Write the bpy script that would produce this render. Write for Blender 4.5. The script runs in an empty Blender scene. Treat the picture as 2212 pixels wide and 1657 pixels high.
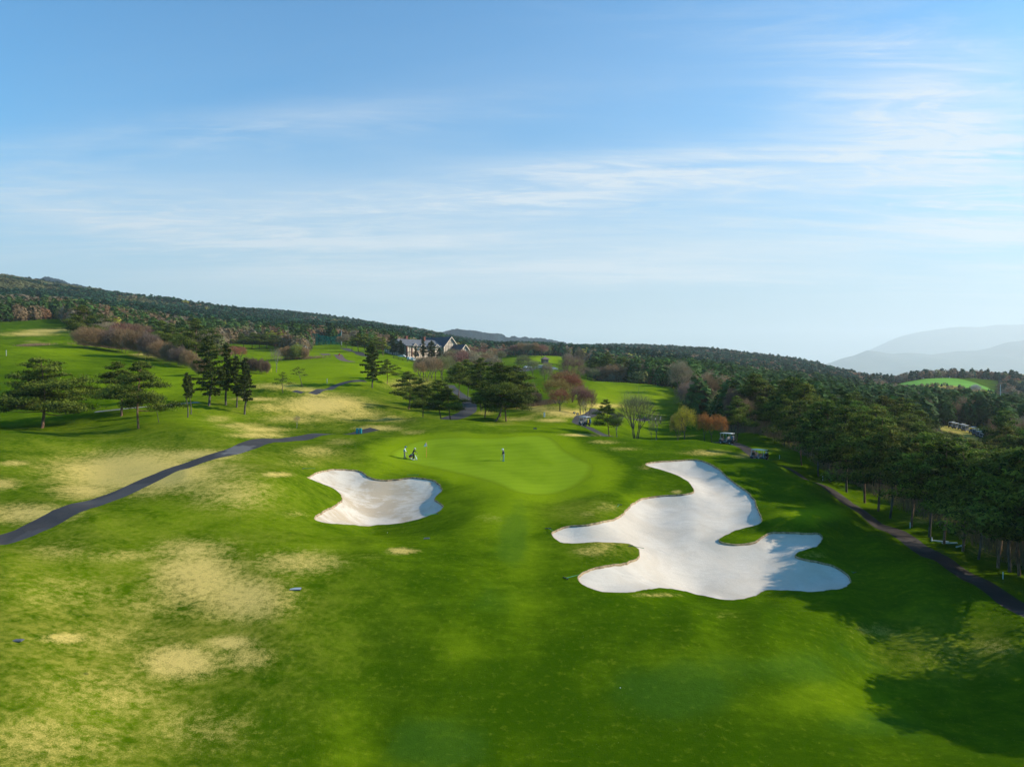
import bpy, math, random
import numpy as np
from mathutils import Vector, Matrix, geometry
R = math.radians
random.seed(7)
rng = np.random.default_rng(7)
scene = bpy.context.scene
COL = scene.collection

# ------------------------------------------------------------------ camera
CZ = 12.6
F = 1522.0
TH = math.atan((828.5 - 800.0) / F)
cam_d = bpy.data.cameras.new('camera')
cam_d.sensor_fit = 'HORIZONTAL'; cam_d.sensor_width = 36.0
cam_d.lens = 36.0 * F / 2212.0
cam_d.clip_start = 0.5; cam_d.clip_end = 60000.0
cam = bpy.data.objects.new('camera', cam_d)
cam.location = (0, 0, CZ)
cam.rotation_euler = (R(90) - TH, 0, 0)
COL.objects.link(cam); scene.camera = cam
scene.cycles.volume_bounces = 3
scene.render.resolution_x = 1024; scene.render.resolution_y = 766

# ------------------------------------------------------------------ sun, sky, exposure
SUN_EL, SUN_AZ = 27.0, 84.0            # azimuth clockwise from +Y
scene.view_settings.view_transform = 'Standard'
scene.view_settings.look = 'None'
scene.view_settings.exposure = 0.5
scene.view_settings.gamma = 1.0
sun_d = bpy.data.lights.new('sun', 'SUN')
sun_d.energy = 5.0; sun_d.angle = R(0.5); sun_d.color = (1.0, 0.90, 0.74)
sun = bpy.data.objects.new('sun', sun_d)
sdir = Vector((math.sin(R(SUN_AZ)) * math.cos(R(SUN_EL)), math.cos(R(SUN_AZ)) * math.cos(R(SUN_EL)), math.sin(R(SUN_EL))))
sun.rotation_euler = (-sdir).to_track_quat('-Z', 'Y').to_euler()
COL.objects.link(sun)

world = bpy.data.worlds.new('World'); scene.world = world
world.use_nodes = True
wt = world.node_tree; wn = wt.nodes; wl = wt.links
wn.clear()
def W_(t, **k):
    n = wn.new(t)
    for a, b in k.items(): setattr(n, a, b)
    return n
def wmath(op, a, b=None, c=None, clamp=False):
    n = wn.new('ShaderNodeMath'); n.operation = op; n.use_clamp = clamp
    for i, v in enumerate((a, b, c)):
        if v is None: continue
        if isinstance(v, (int, float)): n.inputs[i].default_value = v
        else: wl.new(v, n.inputs[i])
    return n.outputs[0]
def wsmooth(x, lo, hi):
    n = wn.new('ShaderNodeMapRange'); n.interpolation_type = 'SMOOTHSTEP'
    n.inputs['From Min'].default_value = lo; n.inputs['From Max'].default_value = hi
    wl.new(x, n.inputs['Value']); return n.outputs['Result']
sky = W_('ShaderNodeTexSky', sky_type='NISHITA', sun_disc=False, sun_elevation=R(SUN_EL), sun_rotation=R(SUN_AZ),
         altitude=300.0, air_density=1.15, dust_density=0.55, ozone_density=2.2)
hsv = W_('ShaderNodeHueSaturation'); hsv.inputs['Saturation'].default_value = 1.1
hsv.inputs['Value'].default_value = 1.0
wl.new(sky.outputs[0], hsv.inputs['Color'])
tint = W_('ShaderNodeMix', data_type='RGBA', blend_type='MULTIPLY'); tint.inputs['Factor'].default_value = 1.0
wl.new(hsv.outputs[0], tint.inputs['A']); tint.inputs['B'].default_value = (0.50, 1.52, 1.92, 1)
tc = W_('ShaderNodeTexCoord')
sep = W_('ShaderNodeSeparateXYZ'); wl.new(tc.outputs['Generated'], sep.inputs[0])
X, Y, Z = sep.outputs
ysafe = wmath('MAXIMUM', Y, 0.05)
ta = wmath('DIVIDE', X, ysafe)            # tangent of azimuth
te = wmath('DIVIDE', Z, ysafe)            # tangent of elevation
zs = wmath('MAXIMUM', wmath('ADD', Z, 0.06), 0.02)
cx = wmath('DIVIDE', X, zs); cy = wmath('DIVIDE', Y, zs)
def wnoise(sx, sy, ox, oy, scale, detail, rough, dist=0.0, rot=0.0):
    cb = W_('ShaderNodeCombineXYZ'); wl.new(cx, cb.inputs[0]); wl.new(cy, cb.inputs[1])
    mp = W_('ShaderNodeMapping'); wl.new(cb.outputs[0], mp.inputs['Vector'])
    mp.inputs['Location'].default_value = (ox, oy, 0.0)
    mp.inputs['Rotation'].default_value = (0, 0, rot)
    mp.inputs['Scale'].default_value = (sx, sy, 1)
    nz = W_('ShaderNodeTexNoise'); wl.new(mp.outputs[0], nz.inputs['Vector'])
    nz.inputs['Scale'].default_value = scale; nz.inputs['Detail'].default_value = detail
    nz.inputs['Roughness'].default_value = rough; nz.inputs['Distortion'].default_value = dist
    return nz.outputs['Fac']
n_big = wnoise(0.5, 0.9, 3.0, 1.0, 0.55, 5, 0.55, 0.6)
n_wisp = wnoise(0.35, 1.6, 7.0, 4.0, 1.1, 9, 0.62, 1.1, R(-12))
n_fine = wnoise(0.8, 2.6, 1.0, 9.0, 2.2, 8, 0.68, 1.6, R(18))
def wblob(ca, ce, ra, re, slope=0.0):
    da = wmath('MULTIPLY', wmath('SUBTRACT', ta, ca), 1.0 / ra)
    e2 = wmath('SUBTRACT', wmath('SUBTRACT', te, ce), wmath('MULTIPLY', wmath('SUBTRACT', ta, ca), slope))
    de = wmath('MULTIPLY', e2, 1.0 / re)
    q = wmath('ADD', wmath('MULTIPLY', da, da), wmath('MULTIPLY', de, de))
    return wmath('POWER', 2.718, wmath('MULTIPLY', q, -1.0))
blobs = [(0.10, 0.262, 0.40, 0.034, 0.10, 1.35), (0.64, 0.30, 0.20, 0.15, -0.35, 1.25), (-0.55, 0.22, 0.35, 0.05, -0.14, 0.75),
         (0.20, 0.135, 0.35, 0.012, -0.04, 0.55), (-0.35, 0.34, 0.40, 0.03, 0.10, 0.45), (0.42, 0.47, 0.30, 0.03, -0.10, 0.30),
         (-0.2, 0.16, 0.6, 0.05, -0.05, 0.5), (0.35, 0.21, 0.5, 0.06, 0.0, 0.45)]
mask = None
for b in blobs:
    m = wmath('MULTIPLY', wblob(*b[:5]), b[5])
    mask = m if mask is None else wmath('ADD', mask, m)
wisp = wmath('ADD', wmath('MULTIPLY', wsmooth(n_wisp, 0.34, 0.78), 0.65), wmath('MULTIPLY', wsmooth(n_fine, 0.38, 0.80), 0.45))
c1 = wmath('MULTIPLY', wmath('MULTIPLY', wisp, mask), 1.5)
veil = wmath('MULTIPLY', wsmooth(n_big, 0.35, 0.75), wmath('MULTIPLY', wsmooth(te, 0.62, 0.05), 0.42))
low = wmath('MULTIPLY', wmath('SUBTRACT', 1.0, wsmooth(te, 0.03, 0.40)), 0.93)
cl = wmath('MINIMUM', wmath('ADD', c1, veil), 0.92)
mixc = W_('ShaderNodeMix', data_type='RGBA')
wl.new(cl, mixc.inputs['Factor'])
mixc.inputs['B'].default_value = (7.4, 8.1, 8.7, 1)
mixl = W_('ShaderNodeMix', data_type='RGBA'); wl.new(low, mixl.inputs['Factor'])
wl.new(tint.outputs['Result'], mixl.inputs['A']); mixl.inputs['B'].default_value = (4.9, 6.1, 7.1, 1)
wl.new(mixl.outputs['Result'], mixc.inputs['A'])
bg = W_('ShaderNodeBackground'); bg.inputs['Strength'].default_value = 0.072
wl.new(mixc.outputs['Result'], bg.inputs['Color'])
wo = W_('ShaderNodeOutputWorld'); wl.new(bg.outputs[0], wo.inputs['Surface'])

# ------------------------------------------------------------------ helpers: picture rays <-> places
ST, CT = math.sin(TH), math.cos(TH)
def tan_down(v):                        # (cam z - z) / Y for a picture row
    m = (828.5 - v) / F
    return -(m * CT - ST) / (CT + m * ST)
def place(u, v, Y):
    dz = -tan_down(v) * Y
    d = Y * CT - dz * ST
    return ((u - 1106.0) / F * d, Y, CZ + dz)
def project(x, y, z):
    dz = z - CZ
    d = y * CT - dz * ST; h = y * ST + dz * CT
    return 1106.0 + F * x / d, 828.5 - F * h / d

# ------------------------------------------------------------------ terrain height field
COLS = {
 -900: [(25,1900),(40,1450),(55,1180),(75,1060),(110,930),(160,810),(230,735),(330,700),(450,660),(700,600),(1100,560),(1500,575)],
 -350: [(24,1780),(34,1450),(43,1270),(50,1180),(66,1060),(98,930),(160,812),(230,738),(330,705),(450,670),(700,620),(1100,582),(1400,590)],
 0: [(19,2050),(30,1640),(37,1430),(44,1270),(50,1190),(54,1168),(60,1118),(75,1010),(90,950),(103,925),(128,880),(160,818),(200,768),(230,744),(265,750),(330,714),(400,694),(600,660),(900,622),(1200,602),(1500,610)],
 200: [(20,2050),(32,1640),(41,1400),(50,1230),(59,1125),(62,1112),(66,1090),(77,1028),(91,968),(103,928),(129,872),(160,822),(200,785),(240,757),(300,735),(330,722),(400,698),(600,676),(900,648),(1300,637),(1700,650)],
 400: [(20,2050),(34,1640),(45,1350),(55,1190),(66,1090),(74.5,1024),(79,1010),(88,966),(100,926),(115,892),(130,868),(160,832),(200,800),(240,778),(300,764),(400,736),(600,706),(900,680),(1400,664),(1800,676)],
 600: [(20,2050),(35,1640),(47,1320),(57,1180),(66,1100),(76,1035),(88,985),(97,958),(103,953),(112,936),(120,916),(130,898),(145,868),(155,846),(170,842),(200,815),(260,790),(330,770),(450,745),(600,727),(900,703),(1500,683),(2000,690)],
 800: [(20,2050),(36,1640),(50,1290),(60,1175),(72,1150),(76,1128),(90,1020),(98,985),(110,948),(120,925),(128,912),(140,908),(155,880),(170,850),(185,834),(205,815),(260,793),(330,775),(450,750),(600,740),(900,724),(1700,705),(2300,710)],
 900: [(36,1640),(50,1295),(60,1185),(70,1145),(76,1115),(88,1040),(98,993),(112,948),(122,925),(130,909),(140,912),(150,895),(180,862),(240,826),(330,792),(450,772),(600,755),(900,738),(1700,718),(2300,722)],
 1000: [(20,2050),(36,1640),(50,1300),(60,1190),(72,1112),(84,1054),(98,994),(112,943),(122,925),(130,912),(137,914),(150,904),(180,872),(240,832),(330,800),(450,780),(600,766),(900,754),(1700,742),(2300,740)],
 1106: [(20,2050),(36,1640),(50,1310),(60,1195),(78,1068),(98,996),(112,943),(122,925),(130,912),(142,910),(160,895),(200,868),(260,835),(330,805),(450,782),(600,771),(900,760),(1700,751),(2300,750)],
 1200: [(36,1640),(50,1310),(60,1195),(78,1078),(98,996),(113,943),(122,927),(135,915),(150,900),(165,885),(185,868),(230,840),(330,806),(450,785),(600,773),(900,763),(1700,755),(2300,754)],
 1300: [(20,2050),(36,1640),(50,1310),(60,1195),(70,1115),(80,1062),(98,992),(110,957),(119,945),(128,944),(141,930),(160,912),(180,888),(210,868),(260,845),(300,829),(340,830),(450,806),(600,785),(900,768),(1500,758),(2300,757)],
 1400: [(36,1640),(50,1315),(56,1255),(70,1140),(84,1060),(98,995),(108,965),(118,953),(130,955),(150,945),(190,912),(230,882),(260,850),(290,834),(330,832),(450,812),(600,790),(900,772),(1500,760),(2200,756)],
 1500: [(20,2050),(36,1640),(50,1320),(57,1285),(70,1140),(98,1000),(108,972),(115,962),(125,962),(140,952),(190,912),(230,890),(260,862),(300,846),(400,820),(600,800),(900,780),(1400,764),(2000,760)],
 1650: [(36,1640),(50,1330),(57,1292),(70,1150),(85,1060),(95,1010),(102,992),(108,999),(115,975),(130,950),(160,922),(200,900),(300,870),(450,835),(700,805),(1100,785),(1500,780)],
 1750: [(36,1640),(50,1350),(57,1290),(70,1150),(82,1080),(90,1045),(96,1046),(105,1010),(125,975),(160,940),(220,900),(300,880),(450,845),(700,815),(1100,795),(1500,795)],
 1840: [(20,2050),(36,1640),(50,1375),(58,1285),(63,1245),(70,1175),(78,1112),(85,1095),(92,1070),(105,1030),(120,1005),(160,962),(220,920),(300,892),(450,858),(700,828),(1100,812),(1500,815)],
 1900: [(50,1400),(57,1305),(64,1230),(72,1155),(78,1142),(84,1110),(100,1050),(130,1000),(200,940),(300,895),(450,865),(700,832),(1100,820)],
 2000: [(36,1640),(46,1465),(55,1315),(64,1213),(68,1202),(75,1150),(90,1095),(110,1040),(140,990),(200,945),(260,910),(350,882),(480,858),(600,832),(750,812),(850,822),(1200,850)],
 2100: [(36,1640),(46,1470),(52,1360),(57.5,1272),(62,1250),(68,1205),(80,1145),(110,1060),(150,1000),(200,948),(260,915),(350,890),(480,866),(600,840),(750,818),(850,828),(1200,860)],
 2212: [(20,2050),(36,1640),(45,1475),(51.5,1345),(55,1315),(60,1268),(70,1210),(85,1150),(110,1070),(150,1010),(200,960),(300,920),(450,890),(600,862),(750,836),(900,845),(1200,870)],
 2500: [(28,1850),(36,1640),(44,1500),(49,1410),(54,1350),(70,1235),(100,1110),(150,1025),(300,930),(600,868),(900,860),(1300,880)],
 3000: [(22,2100),(30,1800),(38,1600),(48,1440),(70,1260),(120,1080),(300,935),(600,870),(900,866),(1300,890)],
 3600: [(18,2300),(26,1950),(38,1640),(70,1280),(120,1090),(300,940),(600,875),(900,870),(1300,895)],
}
cp = []
for u, lst in COLS.items():
    for (Yp, v) in lst:
        if u < 1900: lst_far = (3200, 5000, 9000, 20000)
        cp.append(((u - 1106.0) / F, math.log(Yp), tan_down(v)))
    last = lst[-1]
    zl = CZ - tan_down(last[1]) * last[0]
    for Yf, dz in ((last[0] * 1.7, 70), (last[0] * 3.0, 170), (9500, None), (24000, None)):
        zf = max(zl - dz, -190.0) if dz is not None else -190.0
        cp.append(((u - 1106.0) / F, math.log(Yf), (CZ - zf) / Yf))
cp = np.array(cp)
SA = 3.0
def _feat(a, b): return np.stack([np.asarray(a) * SA, np.asarray(b)], -1)
_P = _feat(cp[:, 0], cp[:, 1])
def _ker(d2): return d2 * np.log(np.maximum(d2, 1e-12)) * 0.5
_n = len(_P)
_D2 = ((_P[:, None, :] - _P[None, :, :]) ** 2).sum(-1)
_A = np.zeros((_n + 3, _n + 3)); _A[:_n, :_n] = _ker(_D2) + np.eye(_n) * 4e-4
_A[:_n, _n] = 1; _A[:_n, _n + 1:] = _P; _A[_n, :_n] = 1; _A[_n + 1:, :_n] = _P.T
_w = np.linalg.solve(_A, np.concatenate([cp[:, 2], np.zeros(3)]))
def _tps(a, b):
    q = _feat(a, b).reshape(-1, 2); out = np.empty(len(q))
    for i in range(0, len(q), 20000):
        s = q[i:i + 20000]
        d2 = ((s[:, None, :] - _P[None, :, :]) ** 2).sum(-1)
        out[i:i + 20000] = _ker(d2) @ _w[:_n] + _w[_n] + s @ _w[_n + 1:]
    return out

# smooth value noise (world space)
_tab = np.random.default_rng(3).random((256, 256)) * 2 - 1
def vnoise(x, y, s, seed=0):
    x = np.asarray(x, float) / s + 31.7 * seed + 1000; y = np.asarray(y, float) / s + 17.3 * seed + 1000
    xi = np.floor(x).astype(int); yi = np.floor(y).astype(int)
    fx = x - xi; fy = y - yi
    fx = fx * fx * fx * (fx * (fx * 6 - 15) + 10); fy = fy * fy * fy * (fy * (fy * 6 - 15) + 10)
    g = lambda i, j: _tab[(xi + i) & 255, (yi + j) & 255]
    return (g(0, 0) * (1 - fx) + g(1, 0) * fx) * (1 - fy) + (g(0, 1) * (1 - fx) + g(1, 1) * fx) * fy
# explicit mounds and hollows: (u, v, Y, radius_x, radius_y, height)
BUMPS = []
def bump(u, v, Y, rx, ry, h):
    x, y, z = place(u, v, Y); BUMPS.append((x, y, rx, ry, h))
bump(1030, 1030, 82, 4.0, 4.0, 0.25)       # shoulder right of the small bunker
bump(985, 1062, 80, 2.5, 3.4, 0.18)
bump(900, 1030, 88, 5, 2.2, 0.5)
bump(1700, 1130, 74, 3.5, 3.0, 0.7)
bump(1420, 1060, 86, 4.0, 2.6, 0.55)
bump(1300, 1190, 67, 3.6, 2.2, 0.35)
bump(1230, 1010, 98, 5, 3, -0.3)
bump(1330, 965, 112, 6, 3, 0.6)
bump(1480, 960, 116, 7, 3, 0.7)
bump(560, 1060, 74, 7, 8, 1.2)
bump(430, 950, 96, 9, 5, 1.0)
bump(180, 960, 93, 10, 5, 0.8)
bump(640, 905, 120, 14, 4, -0.9)
bump(760, 878, 148, 10, 6, 1.2)
bump(560, 890, 135, 9, 5, 0.9)
bump(300, 1180, 62, 9, 5, 0.5)
bump(760, 975, 101, 7, 5, 0.5)
bump(900, 915, 130, 6, 4, 0.8)
bump(660, 870, 150, 12, 8, 1.0)
bump(530, 868, 150, 9, 6, 1.2)
bump(700, 850, 165, 10, 6, 1.0)
bump(790, 815, 195, 9, 7, 1.0)
bump(620, 826, 185, 12, 6, 1.5)
bump(1060, 905, 140, 5, 3, 0.8)
bump(1180, 886, 155, 9, 4, 1.2)
bump(1250, 878, 170, 10, 5, 1.2)
bump(1330, 826, 300, 18, 8, 1.5)
bump(730, 775, 300, 20, 8, 2.0)
bump(1120, 780, 500, 40, 15, 4.0)
bump(450, 790, 230, 16, 10, 2.0)
BUMPS_A = np.array(BUMPS)
def height(x, y):
    x = np.asarray(x, float).ravel(); y = np.maximum(np.asarray(y, float).ravel(), 8.0)
    z = CZ - _tps(x / y, np.log(y)) * y
    for bx, by, rx, ry, h in BUMPS_A:
        z = z + h * np.exp(-((x - bx) / rx) ** 2 - ((y - by) / ry) ** 2)
    k = np.clip((y - 40) / 60, 0.25, 1)
    on_green = np.exp(-((x - 2) / 14) ** 4 - ((y - 97) / 19) ** 4)
    z = z + (0.62 * vnoise(x, y, 14, 1) + 0.17 * vnoise(x, y, 5.5, 2)) * k * (1 - 0.92 * on_green) * (1 - 0.85 * np.exp(-((x - 17) / 14) ** 4 - ((y - 76) / 24) ** 4))
    far = np.clip((y - 350) / 400, 0, 1)
    z = z + far * (5 * vnoise(x, y, 190, 4) + 2.5 * vnoise(x, y, 80, 5))
    return z
def hz(x, y): return float(height([x], [y])[0])
_YS = np.geomspace(16, 4000, 2400)
def hit(u, v, lo=16, hi=4000, nth=0):
    """first ground point seen through picture point (u, v) between depths lo..hi"""
    ys = _YS[(_YS >= lo) & (_YS <= hi)]
    if len(ys) < 2: ys = np.linspace(lo, hi, 50)
    t = tan_down(v); dz = -t * ys; d = ys * CT - dz * ST
    xs = (u - 1106.0) / F * d
    gap = (CZ + dz) - height(xs, ys)
    s = np.where((gap[:-1] > 0) & (gap[1:] <= 0))[0]
    if len(s) == 0:
        i = int(np.argmin(np.abs(gap))); return (float(xs[i]), float(ys[i]), hz(xs[i], ys[i]))
    i = s[min(nth, len(s) - 1)]
    f = gap[i] / (gap[i] - gap[i + 1])
    y = ys[i] + f * (ys[i + 1] - ys[i]); x = xs[i] + f * (xs[i + 1] - xs[i])
    return (float(x), float(y), hz(x, y))

def spline(pts, step, closed=True):
    """Catmull-Rom through pts (xy), resampled about every step metres"""
    P = [np.array(p[:2], float) for p in pts]; n = len(P); out = []
    rngi = range(n) if closed else range(n - 1)
    for i in rngi:
        if closed: p0, p1, p2, p3 = P[i - 1], P[i], P[(i + 1) % n], P[(i + 2) % n]
        else: p0, p1, p2, p3 = P[max(i - 1, 0)], P[i], P[i + 1], P[min(i + 2, n - 1)]
        k = max(1, int(np.linalg.norm(p2 - p1) / step))
        for j in range(k):
            t = j / k
            out.append(0.5 * ((2 * p1) + (-p0 + p2) * t + (2 * p0 - 5 * p1 + 4 * p2 - p3) * t * t + (-p0 + 3 * p1 - 3 * p2 + p3) * t ** 3))
    if not closed: out.append(P[-1])
    return np.array(out)
def in_poly(x, y, poly):
    x = np.asarray(x); y = np.asarray(y); c = np.zeros(x.shape, bool)
    lo = poly.min(0); hi = poly.max(0)
    sel = np.where((x >= lo[0]) & (x <= hi[0]) & (y >= lo[1]) & (y <= hi[1]))[0]
    if len(sel) == 0: return c
    xs = x[sel]; ys = y[sel]; cc = np.zeros(len(sel), bool)
    x1, y1 = poly[-1]
    for x2, y2 in poly:
        cond = (y1 > ys) != (y2 > ys)
        if y1 != y2:
            cc ^= cond & (xs < (x2 - x1) * (ys - y1) / (y2 - y1) + x1)
        x1, y1 = x2, y2
    c[sel] = cc; return c
def dist_poly(x, y, poly, closed=True):
    a = poly; b = np.roll(poly, -1, 0)
    if not closed: a = a[:-1]; b = b[:-1]
    out = np.empty(len(x)); ab = b - a; L = np.maximum((ab ** 2).sum(1), 1e-9)
    for i in range(0, len(x), 4000):
        p = np.stack([x[i:i + 4000], y[i:i + 4000]], -1)[:, None, :]
        t = np.clip(((p - a) * ab).sum(-1) / L, 0, 1)
        out[i:i + 4000] = np.sqrt(((p - (a + ab * t[..., None])) ** 2).sum(-1)).min(1)
    return out

# ------------------------------------------------------------------ materials
MATS = {}
def nodes_of(m): return m.node_tree.nodes, m.node_tree.links
def new_mat(name):
    m = bpy.data.materials.new(name); m.use_nodes = True; m.node_tree.nodes.clear(); MATS[name] = m
    return m
class NB:
    """tiny node builder"""
    def __init__(s, name):
        s.m = new_mat(name); s.n, s.l = nodes_of(s.m)
        s.out = s.n.new('ShaderNodeOutputMaterial')
    def put(s, sock, v):
        if isinstance(v, (int, float)): sock.default_value = v
        elif isinstance(v, (tuple, list)): sock.default_value = tuple(v) if len(v) != 3 or sock.type != 'RGBA' else (*v, 1)
        else: s.l.new(v, sock)
    def math(s, op, a, b=None, clamp=False):
        n = s.n.new('ShaderNodeMath'); n.operation = op; n.use_clamp = clamp
        s.put(n.inputs[0], a)
        if b is not None: s.put(n.inputs[1], b)
        return n.outputs[0]
    def ramp(s, x, lo, hi, a=0.0, b=1.0):
        n = s.n.new('ShaderNodeMapRange'); n.interpolation_type = 'SMOOTHSTEP'
        for k, v in (('From Min', lo), ('From Max', hi), ('To Min', a), ('To Max', b)): n.inputs[k].default_value = v
        s.l.new(x, n.inputs['Value']); return n.outputs['Result']
    def mix(s, f, a, b, mode='MIX'):
        n = s.n.new('ShaderNodeMix'); n.data_type = 'RGBA'; n.blend_type = mode
        s.put(n.inputs['Factor'], f); s.put(n.inputs['A'], a); s.put(n.inputs['B'], b)
        return n.outputs['Result']
    def coord(s, kind='Object', scale=(1, 1, 1), rot=(0, 0, 0)):
        t = s.n.new('ShaderNodeTexCoord'); mp = s.n.new('ShaderNodeMapping')
        mp.inputs['Scale'].default_value = scale; mp.inputs['Rotation'].default_value = rot
        s.l.new(t.outputs[kind], mp.inputs[0]); return mp.outputs[0]
    def noise(s, vec, scale, detail=3, rough=0.55, dist=0.0):
        n = s.n.new('ShaderNodeTexNoise'); s.l.new(vec, n.inputs['Vector'])
        for k, v in (('Scale', scale), ('Detail', detail), ('Roughness', rough), ('Distortion', dist)): n.inputs[k].default_value = v
        return n.outputs['Fac']
    def attr(s, name, geo='Fac'):
        n = s.n.new('ShaderNodeAttribute'); n.attribute_name = name; return n.outputs[geo]
    def bump(s, h, strength, dist):
        n = s.n.new('ShaderNodeBump'); n.inputs['Strength'].default_value = strength; n.inputs['Distance'].default_value = dist
        s.l.new(h, n.inputs['Height']); return n.outputs[0]
    def bsdf(s, col, rough=0.8, normal=None, spec=0.3, metal=0.0, trans=None, **kw):
        n = s.n.new('ShaderNodeBsdfPrincipled')
        s.put(n.inputs['Base Color'], col); s.put(n.inputs['Roughness'], rough)
        n.inputs['Specular IOR Level'].default_value = spec; n.inputs['Metallic'].default_value = metal
        for k, v in kw.items(): s.put(n.inputs[k.replace('_', ' ')], v)
        if normal is not None: s.l.new(normal, n.inputs['Normal'])
        o = n.outputs[0]
        if trans:
            t = s.n.new('ShaderNodeBsdfTranslucent'); s.put(t.inputs['Color'], trans[1])
            mx = s.n.new('ShaderNodeMixShader'); mx.inputs[0].default_value = trans[0]
            s.l.new(o, mx.inputs[1]); s.l.new(t.outputs[0], mx.inputs[2]); o = mx.outputs[0]
        s.l.new(o, s.out.inputs['Surface']); return s.m
def plain(name, col, rough=0.6, metal=0.0, spec=0.4, var=0.12, scale=6.0):
    if name in MATS: return MATS[name]
    b = NB(name); n = b.noise(b.coord(), scale, 4)
    c = b.mix(b.ramp(n, 0.3, 0.7), tuple(x * (1 - var) for x in col), tuple(min(1, x * (1 + var)) for x in col))
    return b.bsdf(c, rough, spec=spec, metal=metal)

def grass_material(name, dark, light, dryc, fine=1.0, green=False):
    b = NB(name); P = b.coord()
    big = b.noise(P, 0.035, 4, 0.6, 0.4); mid = b.noise(P, 0.30, 7, 0.70, 0.4); sm = b.noise(P, 2.2, 4, 0.65)
    fn = b.noise(P, 14.0, 3, 0.7)
    strk = b.noise(b.coord(scale=(0.5, 1.3, 1), rot=(0, 0, 0.35)), 0.9, 7, 0.72, 0.4)
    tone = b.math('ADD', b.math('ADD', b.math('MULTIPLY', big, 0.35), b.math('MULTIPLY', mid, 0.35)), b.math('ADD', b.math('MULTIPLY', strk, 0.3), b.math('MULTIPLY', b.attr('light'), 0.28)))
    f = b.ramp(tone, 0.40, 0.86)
    if green:
        st = b.n.new('ShaderNodeTexWave'); st.inputs['Scale'].default_value = 0.16; st.inputs['Distortion'].default_value = 1.2; st.inputs['Detail'].default_value = 1; b.l.new(b.coord(rot=(0, 0, 1.35)), st.inputs['Vector'])
        f = b.math('ADD', b.math('MULTIPLY', b.ramp(tone, 0.36, 0.66), 0.75), b.math('MULTIPLY', st.outputs['Fac'], 0.22))
        edge = b.attr('inner')
    c = b.mix(f, dark, light)
    if green:
        c = b.mix(b.ramp(b.math('ADD', edge, b.math('MULTIPLY', sm, 0.3)), 0.1, 1.4), (0.150, 0.215, 0.005), c)
    if not green:
        c = b.mix(b.math('MULTIPLY', b.attr('olive'), b.ramp(b.math('ADD', b.math('MULTIPLY', mid, 0.6), b.math('MULTIPLY', sm, 0.5)), 0.40, 0.68)), c, (0.270, 0.245, 0.034))
        dry = b.attr('dry')
        dn = b.math('ADD', b.math('ADD', b.math('MULTIPLY', mid, 0.34), b.math('MULTIPLY', sm, 0.44)), b.math('ADD', b.math('MULTIPLY', fn, 0.42), b.math('MULTIPLY', strk, 0.18)))
        dd = b.ramp(b.math('ADD', b.math('MULTIPLY', dry, 0.85), b.math('MULTIPLY', b.math('SUBTRACT', dn, 0.69), 2.1)), 0.16, 0.90)
        dd = b.math('MULTIPLY', dd, b.ramp(dry, 0.02, 0.45))
        c = b.mix(b.math('MULTIPLY', dd, 0.90), c, dryc)
        # yellowed tips and dark tufts
        c = b.mix(b.math('MULTIPLY', b.ramp(sm, 0.54, 0.74), 0.35), c, (0.19, 0.20, 0.014))
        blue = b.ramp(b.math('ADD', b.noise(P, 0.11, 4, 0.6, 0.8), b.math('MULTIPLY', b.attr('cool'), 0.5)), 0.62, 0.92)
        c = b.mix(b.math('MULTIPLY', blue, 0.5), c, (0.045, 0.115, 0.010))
        # worn divots
        vo = b.n.new('ShaderNodeTexVoronoi'); vo.inputs['Scale'].default_value = 0.42; b.l.new(P, vo.inputs['Vector'])
        dv = b.math('MULTIPLY', b.ramp(vo.outputs['Distance'], 0.085, 0.03), b.ramp(b.noise(P, 0.09, 2), 0.5, 0.62))
        c = b.mix(b.math('MULTIPLY', dv, 0.55), c, (0.035, 0.05, 0.015))
    fine_f = b.math('ADD', 0.52 if not green else 0.91, b.math('MULTIPLY', b.math('ADD', fn, b.math('MULTIPLY', sm, 0.6)), 0.62 if not green else 0.12))
    n = b.n.new('ShaderNodeMix'); n.data_type = 'RGBA'; n.blend_type = 'MULTIPLY'; n.inputs['Factor'].default_value = 1.0
    cb = b.n.new('ShaderNodeCombineColor')
    for i in range(3): b.l.new(fine_f, cb.inputs[i])
    b.l.new(c, n.inputs['A']); b.l.new(cb.outputs[0], n.inputs['B'])
    nrm = b.bump(b.math('ADD', fn, b.math('MULTIPLY', sm, 1.2)), 0.55 if not green else 0.2, 0.07)
    return b.bsdf(n.outputs['Result'], 1.0, nrm, spec=0.0)
M_GRASS = grass_material('rough_grass', (0.036, 0.083, 0.0010), (0.172, 0.250, 0.004), (0.64, 0.465, 0.135))
M_GREEN = grass_material('green_grass', (0.140, 0.225, 0.006), (0.215, 0.310, 0.012), (0, 0, 0), green=True)

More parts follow.
